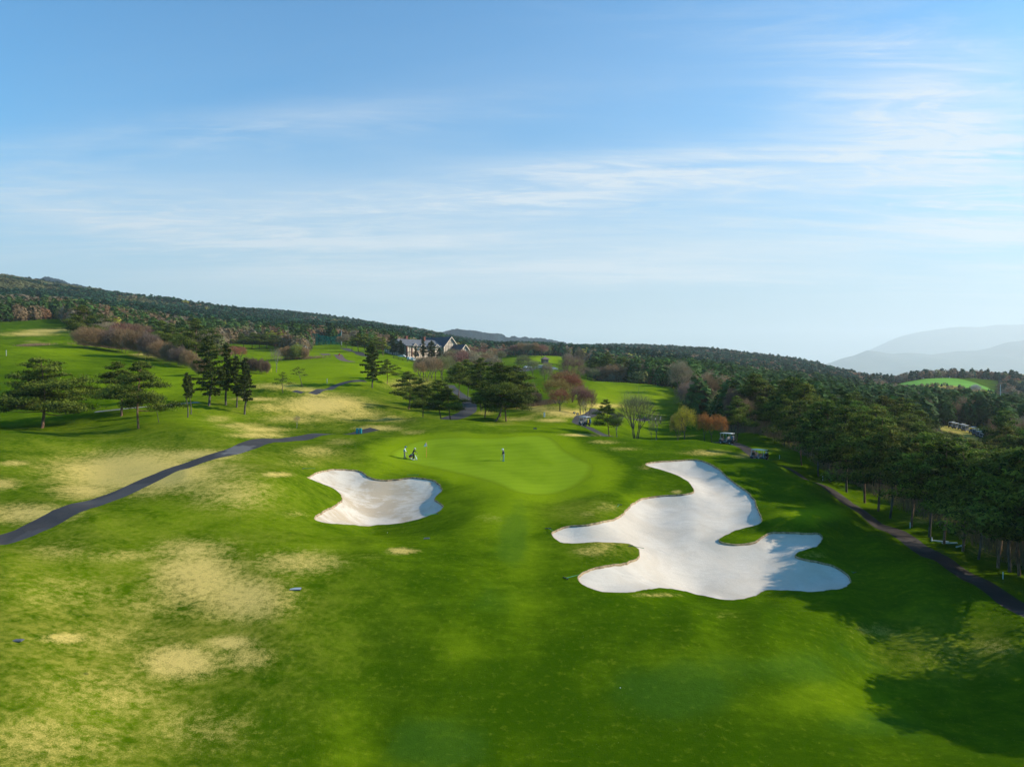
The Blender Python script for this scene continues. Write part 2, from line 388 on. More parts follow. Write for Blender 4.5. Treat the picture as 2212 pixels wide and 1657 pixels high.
def sand_material():
    b = NB('bunker_sand'); P = b.coord()
    big = b.noise(P, 0.22, 4, 0.55, 0.8); sm = b.noise(P, 3.0, 4, 0.7); fn = b.noise(P, 16, 3, 0.7)
    strk = b.noise(b.coord(scale=(0.5, 2.2, 1), rot=(0, 0, 0.2)), 0.9, 5, 0.65, 1.0)
    damp = b.math('MULTIPLY', b.ramp(b.math('ADD', b.math('MULTIPLY', big, 0.6), b.math('MULTIPLY', strk, 0.4)), 0.44, 0.58), b.attr('damp'))
    c = b.mix(b.ramp(strk, 0.35, 0.7), (0.60, 0.525, 0.430), (0.68, 0.605, 0.510))
    c = b.mix(damp, c, (0.47, 0.375, 0.265))
    wv = b.n.new('ShaderNodeTexWave'); b.l.new(b.coord(rot=(0, 0, 0.7)), wv.inputs['Vector'])
    wv.inputs['Scale'].default_value = 1.1; wv.inputs['Distortion'].default_value = 7; wv.inputs['Detail'].default_value = 2; wv.inputs['Detail Scale'].default_value = 0.5
    spots = b.ramp(b.noise(P, 5.5, 2, 0.5), 0.66, 0.74)
    c = b.mix(b.math('MULTIPLY', spots, 0.45), c, (0.33, 0.29, 0.24))
    h = b.math('ADD', b.math('ADD', sm, b.math('MULTIPLY', fn, 0.35)), b.math('MULTIPLY', wv.outputs['Fac'], 0.06))
    c = b.mix(b.math('MULTIPLY', b.ramp(b.noise(P, 0.55, 5, 0.65, 0.8), 0.50, 0.72), 0.30), c, (0.42, 0.385, 0.34))
    return b.bsdf(c, 0.95, b.bump(h, 0.4, 0.06), spec=0.1)
M_SAND = sand_material()
def asphalt_material(name='path_asphalt', base=(0.034, 0.034, 0.037), warm=(0.052, 0.046, 0.044)):
    b = NB(name); P = b.coord()
    n1 = b.noise(P, 0.5, 5, 0.6); n2 = b.noise(P, 22, 3, 0.7); vo = b.n.new('ShaderNodeTexVoronoi')
    vo.feature = 'DISTANCE_TO_EDGE'; vo.inputs['Scale'].default_value = 0.5; b.l.new(P, vo.inputs['Vector'])
    c = b.mix(b.ramp(n1, 0.3, 0.7), base, warm)
    c = b.mix(b.math('MULTIPLY', b.ramp(n2, 0.55, 0.75), 0.35), c, (0.13, 0.125, 0.12))
    c = b.mix(b.math('MULTIPLY', b.ramp(vo.outputs[0], 0.02, 0.0), 0.5), c, (0.02, 0.02, 0.02))
    c = b.mix(b.math('MULTIPLY', b.attr('worn'), 0.7), c, (0.23, 0.22, 0.21))
    return b.bsdf(c, 0.9, b.bump(n2, 0.3, 0.02), spec=0.2)
M_PATH = asphalt_material()
M_SHADEPATH = asphalt_material('shade_toned_path', (0.022, 0.017, 0.015), (0.040, 0.029, 0.025))  # right path's asphalt copy, the pines' shade mixed into its darker brown
M_REDPATH = asphalt_material('brown_path', (0.11, 0.07, 0.065), (0.14, 0.09, 0.08))
M_CONC = asphalt_material('concrete_path', (0.22, 0.22, 0.21), (0.28, 0.27, 0.25))
M_SOIL = plain('lip_soil', (0.30, 0.215, 0.115), 0.95, var=0.5, scale=3)

# ------------------------------------------------------------------ mesh + object helpers
def np_mesh(name, verts, faces, mats=(), smooth=True, midx=None, attrs=None):
    """verts (n,3); faces (m,3) or (m,4) array or list of both"""
    me = bpy.data.meshes.new(name)
    verts = np.asarray(verts, np.float32)
    groups = [np.asarray(f, np.int32) for f in (faces if isinstance(faces, list) else [faces]) if len(f)]
    me.vertices.add(len(verts)); me.vertices.foreach_set('co', verts.ravel())
    loops = np.concatenate([g.ravel() for g in groups]); sizes = np.concatenate([np.full(len(g), g.shape[1], np.int32) for g in groups])
    me.loops.add(len(loops)); me.loops.foreach_set('vertex_index', loops)
    me.polygons.add(len(sizes)); starts = np.concatenate([[0], np.cumsum(sizes)[:-1]]).astype(np.int32)
    me.polygons.foreach_set('loop_start', starts)
    if midx is not None: me.polygons.foreach_set('material_index', np.asarray(midx, np.int32))
    me.polygons.foreach_set('use_smooth', np.full(len(sizes), smooth))
    for m in mats: me.materials.append(m)
    if attrs:
        for k, a in attrs.items():
            at = me.attributes.new(k, 'FLOAT', 'POINT'); at.data.foreach_set('value', np.asarray(a, np.float32))
    me.update(calc_edges=True); me.validate()
    return me
def link(name, data, parent=None, loc=(0, 0, 0), rz=0.0, sc=None):
    o = bpy.data.objects.new(name, data); COL.objects.link(o)
    o.location = loc; o.rotation_euler = (0, 0, rz)
    if sc is not None: o.scale = sc if isinstance(sc, (tuple, list)) else (sc, sc, sc)
    if parent: o.parent = parent
    return o
def tag(o, label=None, cat=None, group=None, kind=None):
    if label: o['label'] = label
    if cat: o['category'] = cat
    if group: o['group'] = group
    if kind: o['kind'] = kind
    return o
# ------------------------------------------------------------------ ground regions
def zp(pts, ox, oy, s): return [((ox + x * s) / 1.73599, (oy + y * s) / 1.73599) for x, y in pts]
sb = zp([(172,308),(280,250),(400,222),(550,210),(700,216),(840,232),(910,265),(950,300),(1050,335),(1150,350),(1300,342),(1450,328),(1560,322),(1700,338),(1800,365),(1880,430),(1895,490),(1850,530),(1800,578),(1830,625),(1915,670),(1900,710),(1840,755),(1700,810),(1500,865),(1300,900),(1050,915),(800,915),(550,900),(400,885),(290,850),(275,820),(330,765),(430,715),(540,660),(610,610),(620,570),(590,510),(500,445),(380,395),(250,340)], 1100, 1700, 650 / 2212)
bb = zp([(712,115),(780,97),(900,90),(1040,85),(1120,108),(1190,150),(1240,195),(1300,240),(1370,290),(1410,340),(1435,400),(1455,450),(1440,485),(1380,505),(1290,530),(1215,565),(1190,590),(1240,608),(1330,612),(1410,598),(1460,570),(1520,543),(1640,540),(1740,547),(1820,550),(1842,580),(1820,620),(1760,645),(1690,665),(1675,690),(1740,712),(1830,728),(1920,755),(1990,795),(2025,840),(2010,870),(1960,895),(1850,910),(1700,912),(1600,908),(1500,905),(1440,925),(1370,955),(1280,967),(1180,962),(1080,940),(980,915),(860,897),(740,900),(640,915),(540,922),(440,915),(360,895),(305,865),(287,830),(310,795),(380,765),(480,745),(580,733),(640,712),(675,680),(668,640),(620,615),(540,605),(420,600),(300,605),(200,605),(140,585),(117,550),(150,520),(230,495),(350,485),(450,465),(540,440),(585,405),(620,365),(680,330),(760,312),(850,305),(960,298),(1020,285),(1018,255),(980,215),(910,180),(820,150)], 2000, 1680, 1300 / 2212)
gr = [(967,945),(1040,946),(1090,944),(1130,941),(1168,941),(1193,948),(1208,960),(1222,973),(1255,991),(1276,1000),(1282,1008),(1277,1024),(1254,1046),(1220,1062),(1186,1069),(1150,1069),(1107,1062),(1080,1050),(1053,1040),(1020,1031),(990,1024),(950,1015),(904,1006),(870,997),(848,988),(843,980),(853,971),(885,957),(920,949)]
gr_old = [(922,949),(975,945),(1030,946),(1080,945),(1130,941),(1168,941),(1193,948),(1208,960),(1222,973),(1255,991),(1276,1000),(1282,1008),(1277,1024),(1254,1046),(1220,1062),(1186,1069),(1152,1068),(1110,1060),(1070,1048),(1020,1030),(960,1014),(900,1006),(850,1001),(808,993),(800,983),(812,969),(840,956),(880,951)]
def region(pts, step, lo=16, hi=400):
    return spline([hit(u, v, lo, hi) for u, v in pts], step)
def ragged(p, a): return p + a * np.column_stack([vnoise(p[:, 0], p[:, 1], 0.45, 51) + vnoise(p[:, 0], p[:, 1], 1.3, 52), vnoise(p[:, 0], p[:, 1], 0.45, 53) + vnoise(p[:, 0], p[:, 1], 1.3, 54)])
SMALL_B = ragged(region(sb, 0.25, 60, 110), 0.07)
BIG_B = ragged(region(bb, 0.3, 45, 112), 0.07)
GREEN = region(gr, 0.6, 60, 125)
def ribbon(pts, w, step=0.7):
    c = spline(pts, step, closed=False)
    t = np.gradient(c, axis=0); t /= np.linalg.norm(t, axis=1)[:, None]
    n = np.stack([-t[:, 1], t[:, 0]], -1)
    w = np.interp(np.linspace(0, 1, len(c)), np.linspace(0, 1, len(w)), w)[:, None] if isinstance(w, (list, tuple)) else w
    w = w + 0.16 * vnoise(c[:, 0], c[:, 1], 1.1, 61)[:, None] + 0.10 * vnoise(c[:, 0], c[:, 1], 0.5, 62)[:, None]
    return np.concatenate([c + n * w / 2, (c - n * w / 2)[::-1]])
def at(u, v, Y): return place(u, v, Y)[:2]
def near(u, v, Y):
    p = hit(u, v, Y * 0.84, Y * 1.18)
    return p[:2]
P_LEFT = ribbon([at(-330,1300,44.5), at(-130,1215,50), near(0,1168,54), near(100,1128,59.5), near(200,1088,66), near(300,1048,72), near(400,1008,79), near(500,976,89), at(580,955,99), at(645,943,107), at(700,932,114), at(770,924,120), at(810,921,123)], 2.8)
P_RIGHT = ribbon([(38.1,131),(38.5,121),(38.9,108),(39.8,99),(40.7,90),(40.9,80),(40.5,70),(40.0,60),(39.6,50),(39.3,40),(39.2,28)], 2.5)
P_MID = ribbon([at(1400,876,198), at(1345,881,184), at(1298,890,171), at(1270,901,161), at(1253,911,153), at(1247,922,146), at(1263,935,139), at(1295,942,131), at(1340,947,127), at(1400,951,128), at(1470,953,131), at(1540,952.5,131.5)], 2.3)
P_VALLEY = ribbon([at(955,912,139), at(990,899,148), at(1012,882,163), at(1012,868,182), at(995,852,205), at(970,835,240)], 3.6)
P_THIN = ribbon([hit(205,890,110,180), hit(260,884,110,180), hit(330,878,110,180), hit(392,872,110,180), hit(430,869,110,180)], 0.9)
P_HILL = ribbon([hit(640,852,148,200), hit(690,843,148,220), hit(735,830,160,260), hit(790,823,160,260)], 2.0)
P_RED = ribbon([hit(700,764,250,500), hit(735,773,250,480), hit(762,782,220,440)], [5, 3])
P_FAR = ribbon([hit(745,752,300,650), hit(775,762,280,520), hit(800,772,260,460)], 5.0)
P_CARP = ribbon([at(1090,806,345), at(1150,802,365), at(1230,800,372)], 20.0, 3)
MEADOW = spline([at(1921,0,625), at(1916,0,690), at(1935,0,738), at(2010,0,742), at(2080,0,735), at(2140,0,690), at(2158,0,625), at(2100,0,600), at(2020,0,606), at(1960,0,610)], 8)
REG = [('bunker_small', SMALL_B), ('bunker_big', BIG_B), ('green', GREEN), ('p', P_LEFT), ('p', P_RIGHT), ('p', P_MID), ('p', P_VALLEY), ('c', P_THIN), ('p', P_HILL), ('r', P_RED), ('p', P_FAR), ('p', P_CARP), ('m', MEADOW)]

# fan-shaped grid, fine near the camera
bs = np.concatenate([np.arange(math.log(14), math.log(150), 0.0085), np.arange(math.log(150), math.log(900), 0.02), np.arange(math.log(900), math.log(26000), 0.06)])
aa = np.concatenate([np.arange(-1.62, -0.82, 0.03), np.arange(-0.82, 0.82, 0.0052), np.arange(0.82, 1.64, 0.03)])
BB, AA = np.meshgrid(bs, aa, indexing='ij')
gy = np.exp(BB); gx = AA * gy
nr, nc = BB.shape
vid = np.arange(nr * nc).reshape(nr, nc)
# cells crossed by region borders are re-triangulated exactly along the border
touched = np.zeros((nr - 1, nc - 1), bool)
for _, poly in REG:
    q = np.concatenate([poly + (np.roll(poly, -1, 0) - poly) * k for k in (0, 0.25, 0.5, 0.75)])
    ib = np.searchsorted(bs, np.log(q[:, 1])) - 1; ia = np.searchsorted(aa, q[:, 0] / q[:, 1]) - 1
    for di in (-1, 0, 1):
        for dj in (-1, 0, 1):
            touched[np.clip(ib + di, 0, nr - 2), np.clip(ia + dj, 0, nc - 2)] = True
allx = gx.ravel(); ally = gy.ravel()
free = ~touched
i, j = np.where(free)
quads = np.stack([vid[i, j], vid[i, j + 1], vid[i + 1, j + 1], vid[i + 1, j]], -1)
# constrained triangulation over the touched strip
ti, tj = np.where(touched)
used = np.unique(np.concatenate([vid[ti, tj], vid[ti, tj + 1], vid[ti + 1, tj + 1], vid[ti + 1, tj]]))
remap = {int(v): k for k, v in enumerate(used)}
pin = [Vector((allx[v], ally[v])) for v in used]
edges = set()
for a_, b_ in zip(ti, tj):
    c4 = [int(vid[a_, b_]), int(vid[a_, b_ + 1]), int(vid[a_ + 1, b_ + 1]), int(vid[a_ + 1, b_])]
    for (p, q, oi, oj) in ((c4[0], c4[1], a_ - 1, b_), (c4[1], c4[2], a_, b_ + 1), (c4[2], c4[3], a_ + 1, b_), (c4[3], c4[0], a_, b_ - 1)):
        if not (0 <= oi < nr - 1 and 0 <= oj < nc - 1) or not touched[oi, oj]:
            edges.add((remap[p], remap[q]))
for _, poly in REG:
    b0 = len(pin); pin += [Vector((p[0], p[1])) for p in poly]
    m = len(poly); edges |= {(b0 + k, b0 + (k + 1) % m) for k in range(m)}
ov, oe, of, *_ = geometry.delaunay_2d_cdt(pin, list(edges), [], 0, 1e-5)
ov = np.array([(v.x, v.y) for v in ov]); of = np.array([f for f in of if len(f) == 3])
cen = ov[of].mean(1)
cb_ = np.searchsorted(bs, np.log(np.maximum(cen[:, 1], 1))) - 1; ca_ = np.searchsorted(aa, cen[:, 0] / cen[:, 1]) - 1
ok = (cb_ >= 0) & (cb_ < nr - 1) & (ca_ >= 0) & (ca_ < nc - 1)
keep = np.zeros(len(of), bool); keep[ok] = touched[cb_[ok], ca_[ok]]
e1 = ov[of[:, 1]] - ov[of[:, 0]]; e2 = ov[of[:, 2]] - ov[of[:, 0]]
area = e1[:, 0] * e2[:, 1] - e1[:, 1] * e2[:, 0]
of = of[keep]; area = area[keep]
of[area < 0] = of[area < 0][:, ::-1]
base_n = len(allx)
allx = np.concatenate([allx, ov[:, 0]]); ally = np.concatenate([ally, ov[:, 1]])
tris = np.concatenate([quads[:, [0, 1, 2]], quads[:, [0, 2, 3]], of + base_n])
# weld strip vertices that coincide with grid vertices
key = np.round(np.stack([allx, ally], -1) * 2000).astype(np.int64)
_, first, inv = np.unique(key, axis=0, return_index=True, return_inverse=True)
inv = inv.ravel(); allx = allx[first]; ally = ally[first]; tris = inv[tris]
tris = tris[(tris[:, 0] != tris[:, 1]) & (tris[:, 1] != tris[:, 2]) & (tris[:, 0] != tris[:, 2])]
print('terrain verts', len(allx), 'tris', len(tris))
allz = height(allx, ally)
# grass lip swelling round the bunkers
for poly, lip, rad in ((SMALL_B, 0.22, 1.3), (BIG_B, 0.26, 1.8)):
    lo = poly.min(0) - 6; hi = poly.max(0) + 6
    s = np.where((allx > lo[0]) & (allx < hi[0]) & (ally > lo[1]) & (ally < hi[1]))[0]
    d = dist_poly(allx[s], ally[s], poly)
    # far and right-hand banks stand prouder than the near edge
    c = poly.mean(0)
    side = np.clip(((ally[s] - c[1]) / (hi[1] - lo[1]) * 1.6 + (allx[s] - c[0]) / (hi[0] - lo[0]) * 0.9) + 0.15, 0, 1)
    allz[s] += lip * side * np.exp(-(d / rad) ** 2)
cent = np.stack([allx[tris].mean(1), ally[tris].mean(1)], -1)
lab = np.zeros(len(tris), int)
for k, (_, poly) in enumerate(REG): lab[in_poly(cent[:, 0], cent[:, 1], poly)] = k + 1

# colour attributes: dry turf, mowing tone, cooler tone -- placed where they lie on the ground
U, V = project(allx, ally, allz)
def blob_sum(lst):
    s = np.zeros(len(U))
    for u, v, ru, rv, k in lst:
        q = ((U - u) / ru) ** 2 + ((V - v) / rv) ** 2
        s = np.maximum(s, k * np.exp(-q * 0.9))
    return s
DRY = [(300,1020,190,44,1.25),(190,1060,90,22,.9),(60,1110,110,25,.9),(0,1045,50,14,.8),(420,985,110,16,.9),(560,940,70,9,.8),(30,1000,40,8,.7),
       (430,1250,105,70,1.0),(520,1290,120,50,.95),(420,1190,110,30,.7),(640,1215,110,30,.75),(390,1430,95,38,1.05),(530,1420,70,30,.7),(500,1390,60,18,.9),(140,1378,60,12,.9),(220,1500,230,90,.42),(100,1600,240,90,.46),(420,1570,200,80,.38),(150,1280,200,60,.38),(250,1380,200,60,.36),(330,1300,160,60,.38),(130,1190,100,30,.42),(260,1200,120,20,.45),
       (500,1065,110,40,.62),(600,1025,35,6,.9),(640,1000,60,15,.4),(680,975,70,14,.55),(740,955,50,10,.5),(870,1190,35,7,.95),(640,1110,40,10,.4),
       (700,875,100,24,1.05),(590,880,60,14,.6),(640,905,90,12,.6),(760,895,80,18,.7),(820,925,60,8,.8),(560,928,70,8,.8),(890,830,70,18,.65),(830,905,70,10,.6),(900,935,40,8,.6),
       (600,835,70,9,.7),(660,842,50,7,.7),(690,852,40,8,.7),(555,862,60,5,.8),(470,905,40,10,.55),(520,920,60,9,.7),
       (100,715,60,4,1.0),(60,722,70,5,.9),(150,712,60,5,.7),(70,738,30,3,.5),(330,766,55,2.5,1.0),(320,772,30,3,.8),(700,722,30,7,1.0),(720,730,25,6,.9),
       (1150,880,60,8,.7),(1230,893,70,11,.95),(1180,885,60,9,.7),(1250,897,40,7,.9),(1300,877,50,6,.9),(1050,892,30,7,.5),(1120,905,50,6,.6),(1190,908,40,5,.8),(1080,915,60,7,.4),(1110,930,50,6,.3),(1240,940,70,3.5,1.0),(1300,955,50,5,.6),(1345,970,50,6,.45),(1480,942,40,4,.5),
       (1310,1170,38,22,.62),(1280,1190,45,14,.55),(1390,1168,40,7,.3),(1310,1095,35,14,.50),(1270,1110,30,10,.4),(1395,1010,22,8,.5),(1540,1040,0.1,0.1,0),(1530,978,60,8,.65),(1610,985,40,8,.6),(1460,1062,14,4,.9),(1420,1285,60,6,.55),(1900,1360,90,22,.35),(2050,1420,90,22,.35),(2150,1400,60,30,.4),(1560,1330,60,14,.25),(1540,868,25,10,.9),(1490,905,30,6,.8),(1760,1200,50,10,.35),
       (1060,1120,60,18,.28),(800,1200,40,10,.3),(1690,970,60,8,.35),(2140,1190,80,20,.5),(2000,1120,60,15,.5),(1900,1060,50,12,.4)]
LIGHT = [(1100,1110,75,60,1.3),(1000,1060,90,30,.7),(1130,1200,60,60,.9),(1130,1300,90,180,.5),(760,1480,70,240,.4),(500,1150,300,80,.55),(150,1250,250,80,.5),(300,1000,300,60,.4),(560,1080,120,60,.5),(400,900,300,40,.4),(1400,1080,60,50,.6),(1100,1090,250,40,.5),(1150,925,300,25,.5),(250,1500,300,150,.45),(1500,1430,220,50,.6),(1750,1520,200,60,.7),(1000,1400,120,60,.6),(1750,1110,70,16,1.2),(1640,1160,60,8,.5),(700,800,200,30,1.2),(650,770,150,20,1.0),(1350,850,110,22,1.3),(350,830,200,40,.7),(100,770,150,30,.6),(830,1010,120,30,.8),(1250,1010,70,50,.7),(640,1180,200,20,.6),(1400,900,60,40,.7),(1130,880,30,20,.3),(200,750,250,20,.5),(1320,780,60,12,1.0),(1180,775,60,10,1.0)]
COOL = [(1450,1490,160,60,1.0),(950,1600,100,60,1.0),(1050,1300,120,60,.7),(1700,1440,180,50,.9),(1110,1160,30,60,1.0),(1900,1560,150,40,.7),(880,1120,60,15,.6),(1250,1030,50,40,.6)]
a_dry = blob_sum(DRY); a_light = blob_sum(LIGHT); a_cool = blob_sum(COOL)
st_ = np.exp(-((allx - 1.5 - 0.02 * ally) / 11) ** 4) * np.clip((86 - ally) / 15, 0, 1)
a_light += st_ * (0.05 * np.tanh(3 * np.sin(allx * 1.45 + 0.5)) + 0.10 * vnoise(allx, ally, 2.2, 33))
a_light += 0.16 * vnoise(allx, ally, 4.5, 34)
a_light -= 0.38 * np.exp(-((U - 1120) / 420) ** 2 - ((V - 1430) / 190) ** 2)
# mown collar and apron round the green
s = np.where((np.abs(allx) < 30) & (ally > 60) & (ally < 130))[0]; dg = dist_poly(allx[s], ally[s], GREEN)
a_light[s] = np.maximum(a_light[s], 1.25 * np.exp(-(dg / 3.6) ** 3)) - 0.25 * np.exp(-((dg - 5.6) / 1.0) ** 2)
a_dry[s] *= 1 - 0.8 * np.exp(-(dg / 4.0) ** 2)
# woodland floor: dead leaves under the trees
leaf = np.clip((ally - 420) / 60, 0, 1) * 0.55
EDGE = np.array([(30,47.5),(60,47.5),(75,48),(100,49),(120,49.5),(140,47),(170,47.5),(200,52),(250,60),(300,68),(322,66),(336,40),(360,40),(420,50),(500,62)])
a_dry = np.maximum(a_dry, 0.62 * np.clip((allx - np.interp(ally, EDGE[:, 0], EDGE[:, 1]) + 1) / 3, 0, 1) * ((U > 1250) & (ally > 38) & (ally < 600)))
OLIVE = [(160,1430,330,300,.78),(430,1330,260,190,.70),(60,1250,180,90,.6),(500,1080,160,50,.55),(300,1000,330,70,.6),(700,890,260,45,.6),(1280,880,160,20,.45),(1310,1175,60,30,.8),(2050,1400,140,50,.5),(680,985,110,24,.6),(1250,1105,70,24,.4)]
a_olive = blob_sum(OLIVE)
def sub(labs, name, mats, extra=None, zfun=None, kind='structure'):
    m = np.isin(lab, labs); t = tris[m]
    ids, inv2 = np.unique(t, return_inverse=True); inv2 = inv2.reshape(t.shape)
    v = np.stack([allx[ids], ally[ids], allz[ids]], -1)
    at_ = {'dry': a_dry[ids], 'light': a_light[ids], 'cool': a_cool[ids], 'olive': a_olive[ids]}
    if extra: at_.update(extra(ids, v))
    if zfun is not None: v[:, 2] = zfun(ids, v)
    me = np_mesh(name, v, inv2, mats, True, attrs=at_)
    return tag(link(name, me), kind=kind)
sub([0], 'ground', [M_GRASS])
sub([3], 'putting_green', [M_GREEN], lambda ids, v: {'inner': dist_poly(v[:, 0], v[:, 1], GREEN)})
def bunker(lb, poly, depth, damp):
    def zf(ids, v):
        d = dist_poly(v[:, 0], v[:, 1], poly)
        return v[:, 2] - 0.17 - depth * (1 - np.exp(-(d / 1.4) ** 1.5)) + 0.025 * vnoise(v[:, 0], v[:, 1], 1.3, 9)
    def ex(ids, v): return {'damp': np.full(len(ids), damp)}
    o = sub([lb], 'sand_bunker', [M_SAND], ex, zf)
    # cut turf face round the sand
    n = len(poly); lipz = []
    nx = np.roll(poly, -1, 0) - np.roll(poly, 1, 0); nx /= np.linalg.norm(nx, axis=1)[:, None]
    sgn = np.sign(((np.roll(poly, -1, 0)[:, 0] - poly[:, 0]) * (np.roll(poly, -1, 0)[:, 1] + poly[:, 1])).sum())
    nrm = np.stack([-nx[:, 1], nx[:, 0]], -1) * sgn          # points out of the bunker
    zt = np.empty(n)
    for k, p in enumerate(poly):
        q = np.argmin((allx - p[0]) ** 2 + (ally - p[1]) ** 2); zt[k] = allz[q]
    top = np.column_stack([poly, zt + 0.012]); jit = 0.03 * vnoise(poly[:, 0], poly[:, 1], 0.3, 5)[:, None]
    mid = np.column_stack([poly - nrm * (0.05 + jit), zt - 0.03]); bot = np.column_stack([poly - nrm * 0.02, zt - 0.42])
    back = np.column_stack([poly + nrm * 0.03, zt + 0.004])
    v = np.concatenate([back, top, mid, bot]); f = []
    for r in range(3):
        for k in range(n):
            k2 = (k + 1) % n; f.append((r * n + k, r * n + k2, (r + 1) * n + k2, (r + 1) * n + k))
    mi = np.array([0] * n + [0] * n + [1] * n)
    me = np_mesh('turf_lip', v, np.array(f), [M_SOIL, M_SOIL], True, midx=mi)
    tag(link('turf_lip', me, o))
bunker(1, SMALL_B, 0.28, 1.0)
bunker(2, BIG_B, 0.42, 0.35)
def worn(ids, v):
    uu, vv = project(v[:, 0], v[:, 1], v[:, 2])
    return {'worn': 0.55 * ((np.abs(uu - 515 - (972 - vv) * 1.2) < 24) & (np.abs(vv - 972) < 9)) + 0.15 * (vnoise(v[:, 0], v[:, 1], 3.0, 8) > 0.35)}
sub([4, 6, 7, 9, 11, 12], 'cart_path', [M_PATH], worn)
sub([5], 'shaded_path', [M_SHADEPATH], worn)
b = NB('young_crop'); n = b.noise(b.coord(), 0.05, 4)
M_CROP = b.bsdf(b.mix(n, (0.10, 0.27, 0.02), (0.16, 0.36, 0.03)), 0.9, spec=0.05)
sub([13], 'meadow', [M_CROP])
sub([8], 'footpath', [M_CONC], worn)
sub([10], 'brown_path', [M_REDPATH], worn)
# ------------------------------------------------------------------ tree building
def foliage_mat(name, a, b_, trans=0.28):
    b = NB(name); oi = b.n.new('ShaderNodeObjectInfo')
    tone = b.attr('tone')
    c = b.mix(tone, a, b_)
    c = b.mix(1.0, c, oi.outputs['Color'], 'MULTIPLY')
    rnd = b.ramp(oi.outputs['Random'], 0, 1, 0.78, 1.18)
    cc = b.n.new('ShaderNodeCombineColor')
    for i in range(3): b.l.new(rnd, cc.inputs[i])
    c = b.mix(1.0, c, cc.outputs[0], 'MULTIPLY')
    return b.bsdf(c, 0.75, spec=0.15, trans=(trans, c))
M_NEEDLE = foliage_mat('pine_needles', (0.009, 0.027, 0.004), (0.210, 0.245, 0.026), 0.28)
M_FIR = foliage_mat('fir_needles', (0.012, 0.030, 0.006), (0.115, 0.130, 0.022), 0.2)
M_TWIG = foliage_mat('twigs', (0.60, 0.60, 0.60), (1.0, 1.0, 1.0), 0.12)
def bark_mat(name, a, b_):
    b = NB(name); P = b.coord(scale=(1, 1, 0.35))
    n = b.noise(P, 3.0, 5, 0.65); n2 = b.noise(P, 14, 3, 0.6)
    return b.bsdf(b.mix(b.ramp(n, 0.35, 0.68), a, b_), 0.9, b.bump(b.math('ADD', n, n2), 0.8, 0.05), spec=0.1)
M_BARK = bark_mat('grey_bark', (0.060, 0.048, 0.038), (0.16, 0.13, 0.105))
M_REDBARK = bark_mat('red_bark', (0.10, 0.055, 0.035), (0.30, 0.17, 0.11))
M_PALEBARK = bark_mat('pale_bark', (0.15, 0.13, 0.10), (0.30, 0.27, 0.22))

class Geo:
    def __init__(s): s.v = []; s.f3 = []; s.f4 = []; s.t = []; s.n = 0
    def tube(s, pts, rad, sides=6, tone=0.5):
        pts = np.array(pts, float); k = len(pts)
        d = np.gradient(pts, axis=0); d /= np.maximum(np.linalg.norm(d, axis=1), 1e-9)[:, None]
        ref = np.array([0.31, 0.17, 0.93]) if abs(d[0][2]) < 0.9 else np.array([1.0, 0.1, 0])
        a = np.cross(d, ref); a /= np.linalg.norm(a, axis=1)[:, None]; b = np.cross(d, a)
        an = np.arange(sides) * 2 * math.pi / sides
        ring = pts[:, None, :] + (a[:, None, :] * np.cos(an)[None, :, None] + b[:, None, :] * np.sin(an)[None, :, None]) * np.array(rad)[:, None, None]
        s.v.append(ring.reshape(-1, 3)); base = s.n + np.arange(k * sides).reshape(k, sides)
        r0 = base[:-1]; r1 = base[1:]
        s.f4.append(np.stack([r0, np.roll(r0, -1, 1), np.roll(r1, -1, 1), r1], -1).reshape(-1, 4))
        s.t.append(np.full(k * sides, tone)); s.n += k * sides
    def leaves(s, c, nrm, size, tone, aspect=0.30):
        """one small triangle per centre, facing roughly nrm"""
        m = len(c); r = rng.normal(size=(m, 3))
        t = np.cross(nrm, r); t /= np.maximum(np.linalg.norm(t, axis=1), 1e-9)[:, None]
        b = np.cross(nrm, t); b /= np.maximum(np.linalg.norm(b, axis=1), 1e-9)[:, None]
        sz = (size * (0.6 + 0.8 * rng.random(m)))[:, None]
        v = np.stack([c - b * sz * aspect - t * sz * 0.6, c + b * sz * aspect - t * sz * 0.6, c + t * sz * 0.9], 1)
        s.v.append(v.reshape(-1, 3)); s.f3.append((s.n + np.arange(m * 3)).reshape(m, 3))
        s.t.append(np.repeat(tone, 3)); s.n += m * 3
    def strands(s, p, q, w, tone):
        """thin twig triangles from p to q"""
        m = len(p); d = q - p; r = rng.normal(size=(m, 3)); a = np.cross(d, r); a /= np.maximum(np.linalg.norm(a, axis=1), 1e-9)[:, None]
        v = np.stack([p - a * w / 2, p + a * w / 2, q], 1)
        s.v.append(v.reshape(-1, 3)); s.f3.append((s.n + np.arange(m * 3)).reshape(m, 3))
        s.t.append(np.repeat(tone, 3)); s.n += m * 3
    def mesh(s, name, mats, smooth=False):
        fs = []
        if s.f4: fs.append(np.concatenate(s.f4))
        if s.f3: fs.append(np.concatenate(s.f3))
        return np_mesh(name, np.concatenate(s.v), fs, mats, smooth, attrs={'tone': np.clip(np.concatenate(s.t), 0, 1)})
def curve(p0, p1, bend, k=6, nz=0.015):
    p0 = np.array(p0, float); p1 = np.array(p1, float); t = np.linspace(0, 1, k)[:, None]
    return p0 + (p1 - p0) * t + np.array(bend) * (4 * t * (1 - t)) + rng.normal(size=(k, 3)) * nz * np.linalg.norm(p1 - p0) * (t * (1 - t) * 4)
